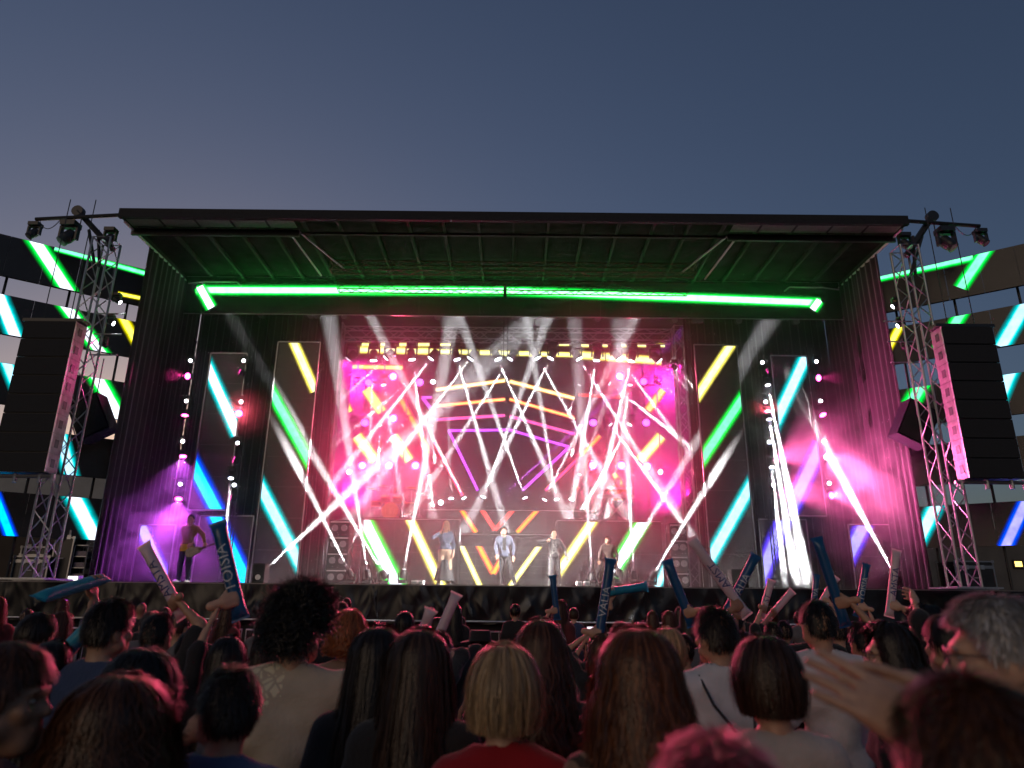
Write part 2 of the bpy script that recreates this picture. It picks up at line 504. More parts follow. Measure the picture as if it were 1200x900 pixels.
AL.bar((238, 418), (270, 490), 24, 'white', 'teal', 1.1, .6)
AL.bar((226, 545), (258, 606), 30, 'azure', 'blue', 1.2, .6)
AR = tall('narrow hanging right screen with cyan line above a violet one', 8.30, 9.42, 4.27, 9.3, 20.6)
AR.bar((941, 425), (911, 490), 24, 'cyan', 'teal', 1.1, .6)
AR.bar((953, 540), (925, 600), 30, 'violet', 'indigo', 1.1, .6)
LL = tall('low wide left screen behind the guitarist with a broad blue slanting band', -9.35, -7.78, ZS+.03, 4.10, 20.9)
LL.bar((249, 598), (293, 690), 30, 'azure', 'blue', 1.2, .6)
LL2 = tall('small low screen at the left edge of the stage with a violet shard', -10.75, -9.75, ZS+.03, 3.75, 20.2)
LL2.bar((168, 622), (195, 682), 27, 'violet', 'indigo', 1.3, .5)
LR = tall('low right screen behind the white light beams with a violet band', 7.5, 8.9, ZS+.03, 4.15, 20.9)
LR.bar((918, 610), (886, 690), 30, 'violet', 'indigo', 1.1, .6)
LR2 = tall('small low screen at the right edge of the stage with a violet shard', 9.85, 11.0, ZS+.03, 3.95, 20.2)
LR2.bar((1014, 612), (980, 680), 30, 'violet', 'indigo', 1.1, .5)

# back wall: left, right and arched centre
YW = 25.0
a, b = rect(398, 392, 510, 606, YW)
WL = Screen('left part of the rear screen wall washed in magenta with yellow slanting lines', (a.x, YW, 2.6), (1, 0, 0), b.x-a.x, 11.5-2.6, frame=False)
a2, b2 = rect(676, 392, 788, 606, YW)
WR = Screen('right part of the rear screen wall washed in magenta with orange slanting lines', (a2.x, YW, 2.6), (1, 0, 0), b2.x-a2.x, 11.5-2.6, frame=False)
WC = Screen('middle of the rear screen wall with stacked orange, pink and purple chevron lines', (b.x+.02, YW-.35, 2.6), (1, 0, 0), a2.x-b.x-.04, 11.45-2.6, frame=False)
for x0, x1 in ((402, 410), (424, 434), (446, 456), (468, 478), (490, 507)): WL.bar((x0, 404), (x1, 404), 7, 'lemon', 'yellow', 1.0)
for x0, x1 in ((516, 528), (655, 667)): WC.bar((x0, 404), (x1, 404), 7, 'lemon', 'yellow', 1.0)
for x0, x1 in ((678, 690), (705, 712), (724, 734), (746, 757), (769, 779)): WR.bar((x0, 404.5), (x1, 405), 7, 'lemon', 'yellow', 1.0)
WL.bar((421, 410), (511, 412), 13, 'lemon', 'yellow', 1.1)
WC.bar((511, 412), (676, 416), 13, 'lemon', 'yellow', 1.1)
WR.bar((677, 416), (775, 423), 15, 'lemon', 'yellow', 1.1)
WL.bar((413, 430), (472, 431), 8, 'peach', 'amber', 1.2)
WL.bar((429, 456), (448, 483), 17, 'peach', 'yellow', 1.2); WL.bar((418, 511), (440, 540), 19, 'lemon', 'yellow', 1.2); WL.bar((461, 511), (480, 540), 17, 'lemon', 'yellow', 1.2)
WL.bar((406, 474), (410, 483), 12, 'yellow', 'olive', 1.1)
WL.bar((470, 469), (507, 535), 12, 'orange', 'red', 1.0); WL.bar((495, 466), (507, 482), 6, 'pink', 'purple', 1.0); WL.bar((494, 466), (508, 466), 5, 'pink', 'purple', 1.0)
WL.bar((506, 564), (515, 578), 14, 'orange', 'red', 1.2)
WC.bar((511, 457), (592, 446), 11, 'lemon', 'orange', 1.2); WC.bar((597, 447), (673, 467), 11, 'lemon', 'orange', 1.2)
WC.bar((511, 476), (592, 468), 10, 'peach', 'red', 1.2); WC.bar((597, 468), (674, 490), 10, 'peach', 'red', 1.2)
WC.bar((511, 492), (592, 487), 8, 'pink', 'pink', 1.1); WC.bar((597, 488), (674, 509), 8, 'pink', 'pink', 1.1)
WC.bar((525, 505), (597, 504), 7, 'purple', 'purple', 1.3); WC.bar((597, 504), (667, 524), 7, 'purple', 'purple', 1.3)
WC.bar((526, 505), (560, 575), 7, 'purple', 'purple', 1.3); WC.bar((667, 524), (612, 575), 7, 'purple', 'purple', 1.3)
WC.bar((509, 518), (542, 581), 9, 'pink', 'red', 1.0); WC.bar((676, 539), (639, 575), 8, 'pink', 'red', 1.0)
WR.bar((777, 457), (759, 481), 14, 'peach', 'orange', 1.2); WR.bar((775, 511), (750, 540), 18, 'lemon', 'yellow', 1.2)
WR.bar((703, 511), (680, 535), 9, 'orange', 'red', 1.1); WR.bar((678, 463), (731, 466), 5, 'red', 'red', 1.1); WR.bar((675, 569), (668, 579), 14, 'orange', 'red', 1.2)
WR.bar((719, 555), (728, 568), 9, 'peach', 'amber', 1.2)

# risers with screen fronts
ZT = at(480, 606, 22.6).z
def riser(label, pxa, pxb, Y0, Y1, ztop, screen=True):
    xa, xb = at(pxa, 640, Y0).x, at(pxb, 640, Y0).x
    t = thing('riser', label, 'riser', ((xa+xb)/2, Y0, ZS))
    MB().box((xa, Y0+.14, ztop-.08), (xb, Y1, ztop)).build('deck', M_DECK, t)
    MB().box((xa, Y0+.16, ZS+.004), (xb, Y1-.02, ztop-.085)).build('skirt', M_BLKM, t)
    MB().box((xa, Y0+.09, ztop-.06), (xb, Y0+.138, ztop-.04)).build('edge_strip', M_ALU, t)
    return t, xa, xb
tL, xa, xb = riser('tall left riser with drum kit on top and lit screen front', 424, 537, 22.6, 24.8, ZT)
RL = Screen('screen front of the left riser with green-white and yellow slanting bands', (xa, 22.6, ZS+.03), (1, 0, 0), xb-xa, ZT-ZS-.12, frame=False)
RL.bar((428, 612), (464, 684), 30, 'white', 'green', 1.2, .4); RL.bar((484, 616), (516, 684), 17, 'lemon', 'yellow', 1.4, .4)
tR, xa, xb = riser('tall right riser with keyboard player on top and lit screen front', 654, 776, 22.6, 24.8, ZT)
RR = Screen('screen front of the right riser with yellow and green-white slanting bands', (xa, 22.6, ZS+.03), (1, 0, 0), xb-xa, ZT-ZS-.12, frame=False)
RR.bar((695, 610), (656, 668), 18, 'lemon', 'yellow', 1.4, .3); RR.bar((754, 610), (722, 664), 26, 'white', 'green', 1.2, .3)
RR.bar((710, 666), (710, 684), 5, 'green', 'green', 1.2); RR.bar((782, 660), (770, 688), 16, 'cyan', 'teal', 1.2)
ZC = at(590, 640, 22.0).z
tC, xa, xb = riser('low middle riser with dark top band and brick-patterned screen front', 539, 653, 22.0, 23.4, at(590, 624, 22.0).z)
RC = Screen('screen front of the middle riser with orange chevron and yellow lines', (xa, 22.0, ZS+.03), (1, 0, 0), xb-xa, ZC-ZS-.03, frame=False, cols=6, rows=6)
RC.bar((559, 636), (578, 672), 11, 'orange', 'red', 1.2); RC.bar((578, 672), (588, 655), 11, 'orange', 'red', 1.2)
RC.bar((541, 640), (564, 690), 10, 'lemon', 'yellow', 1.2, .1); RC.bar((634, 637), (596, 690), 10, 'lemon', 'yellow', 1.2, .1)
# platform for the row of floor heads behind the middle riser
ZP = at(590, 597, 24.0).z
tP, _, _ = riser('narrow high platform in front of the rear wall carrying a row of beam lights', 497, 700, 23.7, 24.35, ZP)

xa, xb = at(531, 610, 23.6).x, at(641, 610, 23.6).x
PC = Screen('screen front of the high middle platform with red and orange chevron lines', (xa, 23.62, ZS+.03), (1, 0, 0), xb-xa, ZP-ZS-.12, frame=False)
PC.bar((536, 590), (558, 624), 9, 'orange', 'red', 1.2); PC.bar((634, 593), (606, 624), 9, 'orange', 'red', 1.2)
PC.bar((560, 590), (580, 621), 8, 'red', 'red', 1.4); PC.bar((580, 621), (613, 585), 8, 'red', 'red', 1.4)
# side wings: stacked strips of screen with open gaps, angled towards the stage
def wing(sgn, side):
    if sgn < 0: P0, P1 = Vector((-15.4, 16.03, 0)), Vector((-11.25, 19.0, 0))
    else: P0, P1 = Vector((11.2, 19.0, 0)), Vector((15.35, 16.03, 0))
    ux = (P1-P0).normalized(); L = (P1-P0).length
    out = []
    tops = [11.35, 9.62, 7.72, 6.02, 4.34]
    for i, zt in enumerate(tops):
        hgt = 1.12 if i else 1.2
        s = Screen('%s slanted screen strip of the %s side wing, counted from the top' % (ORD[i], side), (P0.x, P0.y, zt-hgt), ux, L, hgt, frame=False, group='side wing screen strips', cols=6, rows=1)
        out.append(s)
    fr = thing('wing_frame', 'steel ladder frame holding the %s side wing screen strips' % side, 'scaffold', (P0+P1)/2)
    nrm = out[0].n
    for k in range(4):
        p = P0+ux*(L*(.06+.88*k/3))-nrm*.32
        rod('upright', p, p+Vector((0, 0, 11.2)), .035, M_BLK, fr, 8)
    for s in out:
        for dz in (.2, .9):
            rod('crossbar', s.O-nrm*.26+Vector((0, 0, dz)), s.O+ux*L-nrm*.26+Vector((0, 0, dz)), .025, M_BLK, fr, 8)
    return out
W1 = wing(-1, 'left')
W1[0].bar((41, 282), (78, 338), 27, 'white', 'green', 1.2, .4)
W1[0].bar((64, 291), (172, 321), 11, 'mint', 'green', 1.2)
W1[0].bar((138, 344), (167, 350), 8, 'yellow', 'olive', 1.1)
W1[1].bar((-10, 325), (16, 390), 26, 'white', 'teal', 1.1, .3); W1[1].bar((72, 352), (112, 405), 25, 'white', 'green', 1.1, .4); W1[1].bar((145, 374), (160, 402), 17, 'yellow', 'olive', 1.1, .2)
W1[2].bar((0, 405), (18, 450), 22, 'cyan', 'teal', 1.0, .3); W1[2].bar((104, 425), (136, 482), 28, 'white', 'green', 1.1, .4)
W1[3].bar((68, 500), (84, 560), 24, 'cyan', 'teal', 1.0, .4)
W1[4].bar((-14, 560), (10, 622), 18, 'azure', 'blue', 1.0, .4); W1[4].bar((78, 565), (112, 632), 30, 'white', 'teal', 1.1, .4)
W2 = wing(1, 'right')
W2[0].bar((1016, 328), (1140, 301), 17, 'mint', 'green', 1.25); W2[0].bar((1155, 294), (1128, 334), 22, 'mint', 'green', 1.2, .1)
W2[1].bar((1040, 410), (1059, 374), 14, 'yellow', 'olive', 1.2, .2); W2[1].bar((1134, 356), (1106, 400), 22, 'mint', 'green', 1.0, .3); W2[1].bar((1215, 335), (1180, 395), 26, 'cyan', 'teal', 1.0, .3)
W2[1].bar((1028, 381), (1058, 375), 5, 'yellow', 'olive', 1.2)
W2[2].bar((1096, 424), (1062, 482), 28, 'mint', 'green', 1.0, .4); W2[2].bar((1195, 410), (1174, 460), 26, 'cyan', 'teal', 1.0, .3)
W2[3].bar((1060, 508), (1052, 522), 9, 'green', 'green', 1.0)
W2[4].bar((1106, 574), (1080, 626), 26, 'cyan', 'teal', 1.1, .4); W2[4].bar((1215, 560), (1185, 626), 22, 'violet', 'blue', 1.0, .4)

# ------------------------------------------------------------------ stage lights
def aim(d, root):
    """rotation for a head whose barrel runs along local +Z, so that it points along world direction d"""
    return (root.rotation_euler.to_matrix().inverted() @ Vector(d)).to_track_quat('Z', 'Y')
LAMPS = {}
def lamp_data(kind, energy, angle, col, blend=.35, soft=.03):
    k = (kind, round(energy), round(angle, 2), col)
    if k not in LAMPS:
        l = bpy.data.lights.new('beam', 'SPOT')
        l.energy, l.spot_size, l.spot_blend, l.shadow_soft_size, l.color = energy, R(angle), blend, soft, col
        LAMPS[k] = l
    return LAMPS[k]
def make_moving_head():
    t = thing('moving_head_light', 'moving head light', 'stage light')
    MB().box((-.15, -.13, 0), (.15, .13, .11)).build('base', M_BLK, t, local=True)
    m = MB()
    m.box((-.19, -.05, .10), (-.15, .05, .40)); m.box((.15, -.05, .10), (.19, .05, .40)); m.box((-.19, -.05, .105), (.19, .05, .14))
    m.build('yoke', M_BLK, t, local=True)
    h = MB().tube([(0, 0, -.15), (0, 0, -.12), (0, 0, .05), (0, 0, .12), (0, 0, .18)], [.09, .12, .125, .11, .115], 16).build('head', M_BLK, t, local=True)
    h.location = (0, 0, .34); h.rotation_mode = 'QUATERNION'
    MB().disc((0, 0, .183), (0, 0, 1), .10).build('lens', M_WHT, h, local=True)
    return t
def make_par():
    t = thing('par_light', 'par light', 'stage light')
    m = MB(); m.tube([(-.15, 0, .14), (-.15, 0, 0), (.15, 0, 0), (.15, 0, .14)], .014, 6); m.build('yoke', M_BLK, t, local=True)
    h = MB().tube([(0, 0, -.12), (0, 0, -.10), (0, 0, .08), (0, 0, .10)], [.08, .12, .13, .135], 16).build('can', M_BLK, t, local=True)
    h.location = (0, 0, .14); h.rotation_mode = 'QUATERNION'
    MB().disc((0, 0, .103), (0, 0, 1), .125).build('lens', M_PNK, h, local=True)
    return t
PROTO = {'moving_head_light': make_moving_head(), 'par_light': make_par()}
USED = set()
def fixture(kind, P, d, label, group, hang=False, lens=None, energy=0, angle=3., col=(1, 1, 1), scale=1., blend=.75):
    pr = PROTO[kind]
    if kind in USED: o = copy_tree(pr)
    else: o = pr; USED.add(kind)
    tag(o, label, 'stage light', group)
    head = [c for c in o.children if c.name.split('.')[0] in ('head', 'can')][0]
    piv = head.location.z*scale
    o.scale = (scale,)*3
    o.rotation_euler = (math.pi, 0, 0) if hang else (0, 0, 0)
    o.location = Vector(P)-Vector((0, 0, -piv if hang else piv))
    head.rotation_quaternion = aim(Vector(d).normalized(), o)
    ln = head.children[0]
    for c in head.children:
        if c.type == 'LIGHT': bpy.data.objects.remove(c)
    ln = [c for c in head.children if c.type == 'MESH'][0]
    ln.material_slots[0].link = 'OBJECT'
    ln.material_slots[0].material = lens or (M_WHT if kind[0] == 'm' else M_PNK)
    if energy:
        lo = bpy.data.objects.new('beam', lamp_data(kind, energy, angle, col, blend))
        lk(lo, head)
        lo.location = (0, 0, .26 if kind[0] == 'm' else .18)
        lo.rotation_euler = (math.pi, 0, 0)
    return o
def head_px(p, q, Y, label, group, hang=False, E=1., ang=3.0, dY=.25, **kw):
    P = at(p[0], p[1], Y)
    if q is None: return fixture('moving_head_light', P, kw.pop('d', (0, -1, -.2)), label, group, hang, energy=0, **kw)
    if dY == 'header':                           # lean forward so that the beam ends on the back of the header
        Q = at(q[0], q[1], Y)
        for _ in range(8): Q = at(q[0], q[1], Y-.43*max(0, Q.z-P.z))
    else: Q = at(q[0], q[1], Y+dY)
    kw.pop('d', None)
    return fixture('moving_head_light', P, Q-P, label, group, hang, energy=E*EB, angle=ang*1.3, blend=1.0, **kw)
EB = 200000.0
YT = 23.0
# row under the top truss
row = [((413, 416), (388, 441), .25), ((438, 416), (434, 510), .35), ((457, 415), (398, 470), .3), ((482, 415), (496, 520), 1.1), ((509, 415), (425, 522), 1.), ((534, 415), (567, 530), 1.),
       ((555, 415), (500, 488), .8), ((581, 415), (627, 520), 1.), ((601, 415), (540, 510), .8), ((627, 414), (676, 500), 1.), ((648, 414), (590, 530), 1.), ((675, 415), (742, 520), .9),
       ((700, 416), (684, 510), 1.), ((722, 415), (800, 520), .8), ((741, 417), (712, 540), 1.2), ((768, 418), (840, 490), .35)]
for i, (p, q, e) in enumerate(row):
    head_px(p, q, YT, '%s beam light from the left in the row hung under the top truss' % ORD[i], 'beam lights under the top truss', True, e, scale=1.15, dY=.15)
wl = [((418, 448), (388, 468), .25), ((449, 447), (462, 530), .8), ((478, 448), (436, 484), .7), ((508, 448), None, 0), ((415, 495), (385, 515), .25), ((445, 494), (443, 545), .5), ((475, 495), (443, 530), .4), ((505, 494), (508, 525), .3),
      ((410, 553), None, 0), ((443, 553), (446, 600), .5), ((471, 552), (448, 584), .4), ((503, 552), (506, 580), .2)]
wr = [((680, 447), (671, 472), .3), ((711, 447), (830, 540), 1.8), ((739, 447), (730, 500), .5), ((771, 448), (800, 468), .3), ((682, 494), (674, 520), .3), ((713, 494), (790, 600), 1.6), ((740, 494), (695, 575), 1.8),
      ((681, 552), (664, 600), .7), ((742, 552), (740, 580), .4), ((773, 553), None, 0)]
for side, lst, nm in (('left', wl, 'left'), ('right', wr, 'right')):
    for i, (p, q, e) in enumerate(lst):
        head_px(p, q, 24.3, '%s beam light before the %s rear screen wall, counted row by row' % (ORD[i], nm), 'beam lights on the rear wall frames', True, e, scale=.75)
# masts that carry the wall lights
M_MAST = mat('mast', (.10, .10, .11), .5, .6)
for side, xs in (('left', (414, 446, 475, 506)), ('right', (681, 712, 741, 772))):
    t = thing('light_mast_frame', 'dark mast frame holding the lights before the %s rear screen wall' % side, 'scaffold', at(xs[0], 640, 24.6))
    for x in xs:
        X = at(x, 500, 24.55).x
        rod('mast', (X, 24.55, ZS), (X, 24.55, 10.95), .022, M_MAST, t, 8)
    for y in (441, 488, 546):
        z = at(590, y, 24.55).z
        rod('rail', (at(xs[0], 500, 24.55).x-.3, 24.55, z), (at(xs[-1], 500, 24.55).x+.3, 24.55, z), .02, M_MAST, t, 8)
# row on the middle platform, shooting up
row = [((517, 590), None, 0), ((529, 589), (526, 510), .3), ((546, 588), (470, 440), 1.5), ((565, 587), (625, 420), 1.5), ((617, 588), (560, 430), 1.5), ((636, 590), (690, 480), 1.1), ((653, 590), (628, 440), 1.3), ((668, 590), (684, 545), .5)]
for i, (p, q, e) in enumerate(row):
    head_px(p, q, 24.0, '%s beam light from the left on the middle platform before the rear wall' % ORD[i], 'beam lights on the middle platform', False, e*.5, scale=.8, dY='header', d=(0, -1, .1))
P = at(582, 588, 24.0); Q = at(606, 566, 24.0)
fixture('moving_head_light', P, Q-P, 'purple beam light on the middle platform between the white ones', 'beam lights on the middle platform', False, M_PUR, 120000, 2.5, (.6, .1, 1), .8)
# floor rows
row = [((411, 673), (335, 520), 2.0), ((431, 673), (405, 500), 1.6), ((450, 674), (330, 470), 2.2), ((472, 673), (510, 480), 2.0), ((724, 672), (800, 545), 1.4), ((743, 675), (736, 560), 1.6), ((764, 675), (850, 535), 2.4), ((694, 676), (686, 560), 1.2)]
for i, (p, q, e) in enumerate(row):
    side = 'left' if p[0] < 600 else 'right'
    head_px(p, q, 20.6, '%s floor beam light of the %s group before the riser' % (ORD[i % 4], side), 'floor beam lights', False, e*.42, ang=3.6, scale=.75, dY=.5)
row = [((303, 675), (440, 548), .7, 'floor beam light at the foot of the tall left screen'),
       ((107, 655), (140, 620), .5, 'small floor beam light by the equipment racks on the left'), ((1050, 676), (975, 540), 1.0, 'floor beam light at the right end of the stage aiming up left'),
       ((1083, 678), (1068, 645), .5, 'small floor beam light beside the right flight case')]
for i, (p, q, e, lb) in enumerate(row):
    head_px(p, q, 19.4, lb, 'outer floor beam lights', False, e, ang=4.6, scale=.7, dY=.8)
row = [((899, 447), (950, 700), 3.4), ((901, 487), (936, 700), 3.0), ((904, 543), (922, 700), 2.0)]
for i, (p, q, e) in enumerate(row):
    head_px(p, q, 20.2, '%s of the three hanging lamps with very bright beams shooting down on the right' % ORD[i], 'bright right beams', True, e, ang=2.8, scale=.7, dY=-1.0)
head_px((271, 556), (257, 700), 20.2, 'hanging lamp shooting a bright beam down beside the blue band screen', 'bright left beam', True, .8, ang=2.8, scale=.7, dY=-1.0)
head_px((790, 430), (905, 545), 22.2, 'faint beam light at the right truss leg shooting down right', 'truss leg beam lights', True, .6, 2.4, scale=.7)
head_px((375, 432), (330, 480), 22.2, 'faint beam light at the left truss leg shooting down left', 'truss leg beam lights', True, .4, 2.4, scale=.7)

# pink washes on the rear wall
MAG = (1.0, .07, .17)
def par_px(p, Y, label, group, lens=M_PNK, E=0, ang=80, d=(0, -1, -.15), col=MAG, scale=1., hang=True):
    return fixture('par_light', at(p[0], p[1], Y), d, label, group, hang, lens, E, ang, col, scale, blend=.8)
lst = [((461, 441), M_PNK, 1), ((461, 490), M_PNK, 1), ((425, 545), M_PNK, 1), ((456, 545), M_PNK, 1), ((487, 545), M_PNK, 1), ((432, 448), M_PUR, 0), ((492, 448), M_PUR, 0), ((428, 495), M_PUR, 0),
       ((726, 441), M_PNK, 1), ((695, 545), M_PNK, 1), ((728, 545), M_PNK, 1), ((758, 546), M_PNK, 1), ((754, 447), M_PUR, 0), ((695, 495), M_PUR, 0), ((757, 495), M_PUR, 0)]
nl = nr = 0
for (p, ln, e) in lst:
    L = p[0] < 600
    k = nl if L else nr
    if L: nl += 1
    else: nr += 1
    par_px(p, 24.25, '%s %s wash light on the %s rear wall frame' % (ORD[k], 'glowing pink' if e else 'dim purple', 'left' if L else 'right'), 'wash lights on the rear wall', ln, 800*e if (p[1] > 500 or p[0] in (461, 726)) else 0, 104, (.12 if L else -.12, -1, -.36))
# wall-grazing pink floods that colour the rear screens
for x, y, s in ((-6.4, 23.6, -1), (6.3, 23.6, 1)):
    for k, z in enumerate((10.2, 5.2)):
        fixture('par_light', (x, y, z), (-s*.55, .75, -.6 if k == 0 else .6), '%s magenta flood beside the %s rear screen wall' % ('upper' if k == 0 else 'lower', 'left' if s < 0 else 'right'), 'magenta floods', True, M_PNK, 1350 if k == 0 else 950, 120, (1.0, .02, .40), 1., .8)

# vertical light columns flanking the narrow screens
cols = [('far left', [(224, 423), (219, 470), (215, 517), (212, 567)], [(222, 441), (217, 484), (215, 532), (210, 582)], 20.3),
        ('inner left', [(286, 423), (283, 471), (279, 519), (275, 568)], [(284, 437), (280, 485), (277, 540), (274, 584)], 20.4),
        ('inner right', [(893, 425), (897, 471), (901, 518), (906, 568)], [(896, 437), (900, 484), (903, 540), (908, 582)], 20.4),
        ('far right', [(956, 424), (961, 470), (965, 517), (971, 566)], [(957, 443), (963, 484), (967, 533), (972, 581)], 20.3)]
CL = {True: at(195, 655, 19.4), False: at(1020, 575, 18.9)}
for nm, ws, ps, Y in cols:
    X = at(ws[1][0], ws[1][1], Y).x
    t = thing('light_column', 'black vertical truss column of stacked lights, %s' % nm, 'truss', (X, Y+.25, ZS), group='light columns')
    truss(t, (X, Y+.33, ZS+.02), (X, Y+.33, 9.6), .22, .45, M_BLK, .02, .009, u=(1, 0, 0))
    MB().box((X-.3, Y+.05, ZS), (X+.3, Y+.62, ZS+.02)).build('base_plate', M_BLK, t)
    sg = 1 if X < 0 else -1
    for i, p in enumerate(ws):
        fixture('moving_head_light', at(p[0], p[1], Y), (sg*.25, -1, -.25), '%s white light from the top of the %s light column' % (ORD[i], nm), 'light column lamps', True, M_WHT, 0, scale=.5)
    for i, p in enumerate(ps):
        far = nm.startswith('far')
        E = ((900 if i == 3 else (800 if i == 2 else 0)) if X > 0 else (600 if i == 3 else (500 if i == 2 else 0))) if far else (700 if i == 1 else (1100 if (i >= 2 and X > 0) else 0))
        if far and i == 0: E = 260 if X < 0 else 150
        cc = ((1.0, .09, .15) if i == 1 else (1.0, .12, .38)) if not far else ((.72, .10, .95) if X < 0 else (1.0, .15, .42))
        par_px(p, Y, '%s pink wash light from the top of the %s light column' % (ORD[i], nm), 'light column lamps', M_PNK, E, 44 if (far and i == 0) else 100, ((sg*.35, -1, -.1) if i == 1 else (-sg*.8, -.35, .25)) if not far else (CL[X < 0]-at(p[0], p[1], Y) if i else Vector((-sg*11.2, 15.9, 7.2))-at(p[0], p[1], Y)), cc if not (far and i == 0) else (1.0, .04, .32), scale=.8)
# round audience lamps under the header
for i, x in enumerate((307, 365, 372, 404, 513, 700, 790, 814, 820, 865, 932)):
    par_px((x, 373 + (x-600)*.012), 21.3, '%s unlit round lamp from the left under the green header' % ORD[i], 'unlit lamps under the header', M_OFF, 0, scale=.9, d=(0, -1, -.3))

# top truss and its legs
tt = thing('top_truss', 'pink lit aluminium box truss above the row of beam lights', 'truss', (0, YT, at(592, 393, YT).z))
zt = at(592, 393, YT).z
truss(tt, (at(402, 393, YT).x, YT, zt), (at(786, 393, YT).x, YT, zt), .42, .5, M_ALU, .026, .014, u=(0, 0, 1))
for s, px in (('left', 393), ('right', 797)):
    X = at(px, 420, 22.6).x
    t = thing('truss_upright', '%s aluminium truss leg carrying the top truss' % s, 'truss', (X, 22.6, ZS), group='top truss legs')
    truss(t, (X, 22.6, ZS+.02), (X, 22.6, zt+.2), .40, .5, M_ALU, .026, .014, u=(1, 0, 0))
    MB().box((X-.4, 22.2, ZS), (X+.4, 23.0, ZS+.02)).build('base_plate', M_STEEL, t)
ch = thing('hoist_chain', 'pair of dark hoist chains dropping from the header at mid stage', 'chain', at(592, 415, 22.2))
for dx in (-.06, .08):
    P = at(592, 415, 22.2); rod('chain', (P.x+dx, P.y, P.z-.3), (P.x+dx, P.y, ZR+.02), .022, M_BLK, ch)

# ------------------------------------------------------------------ truss towers, outriggers and loudspeaker arrays
def tower(s, side):
    X = -11.42 if s < 0 else 10.98
    Yt = 17.15
    t = thing('truss_tower', 'aluminium lattice tower at the %s of the stage lit pink and green' % side, 'truss', (X, Yt, ZS), group='truss towers')
    truss(t, (X, Yt, ZS+.04), (X, Yt, 11.3), .50, .55, M_ALU, .030, .016, u=(1, 0, 0))
    MB().box((X-.55, Yt-.55, ZS), (X+.55, Yt+.55, ZS+.04)).build('base_plate', M_STEEL, t)
    px = (lambda v: v) if s < 0 else (lambda v: 1190-v*1.0)
    a = at(132, 292, Yt) if s < 0 else at(1062, 300, Yt)
    b = at(92, 248, Yt) if s < 0 else at(1092, 254, Yt)
    MB().tube([a, b], .09, 6).build('head_beam', M_BLK, t)
    MB().tube([b+Vector((0, -.08, 0)), b+Vector((0, .08, 0))], .16, 14).build('pulley', M_BLK, t)
    for dx in (-.18, .08):
        p = (a+b)/2+Vector((dx, 0, 0))
        MB().tube([p, (X+dx*.5*-s+(.1*s), Yt, 10.5)], .045, 6).build('strut', M_BLK, t)
    # stage access stays
    for k, z in enumerate((9.2, 8.6, 8.0)):
        rod('side_arm', (X, Yt+.25, z), (X-s*.75, Yt+.25, z), .022, M_ALU, t)
    for k, (p) in enumerate([(137, 352), (129, 377), (121, 403)] if s < 0 else [(1050, 357), (1056, 380), (1061, 406)]):
        P = at(p[0], p[1], Yt+.35)
        Q = Vector((s*-2.0*(k-1)-s*1.0, 19.2, ZS+1.2))
        fixture('moving_head_light', P, (Q-P) if k < 2 else (-s*.4, .8, -.3), '%s front light from the top on the %s truss tower, aimed at the performers' % (ORD[k], side), 'tower front lights', True, M_WHT, 24000 if k < 2 else 0, 16, (1, .93, .88), .6, .7)
    # outrigger pipe with hanging lamps
    p0, p1 = (at(140, 252, 17.0), at(42, 257, 17.0)) if s < 0 else (at(1050, 258, 17.0), at(1148, 265, 17.0))
    o = thing('outrigger_pipe', 'black pipe reaching out from the %s roof corner with hanging lamps' % side, 'pipe', p0)
    MB().tube([p0, p1], .055, 8).build('pipe', M_BLK, o)
    for k, f in enumerate((.985, .62, .45)):
        q = p0+(p1-p0)*f
        rod('hanger', q, q-Vector((0, 0, .25)), .015, M_BLK, o)
    m = MB(); pts = []
    for k in range(13):
        f = .70+.25*k/12; q = p0+(p1-p0)*f; pts.append(q-Vector((0, 0, .05+1.1*(k/12)*(1-k/12))))
    m.tube(pts, .012, 5); m.build('cable', M_BLK, o)
    for k, (f, dz, sc) in enumerate(((.985, .45, .95), (.56, .62, 1.35), (.06, .75, .95))):
        q = p0+(p1-p0)*f
        fixture('moving_head_light', q-Vector((0, 0, dz)), (s*.5, -.5, -1), '%s dark lamp hanging on the %s outrigger pipe' % (('outermost', 'large middle', 'innermost')[k], side), 'unlit outrigger lamps', True, M_OFF, 0, scale=sc)
tower(-1, 'left'); tower(1, 'right')

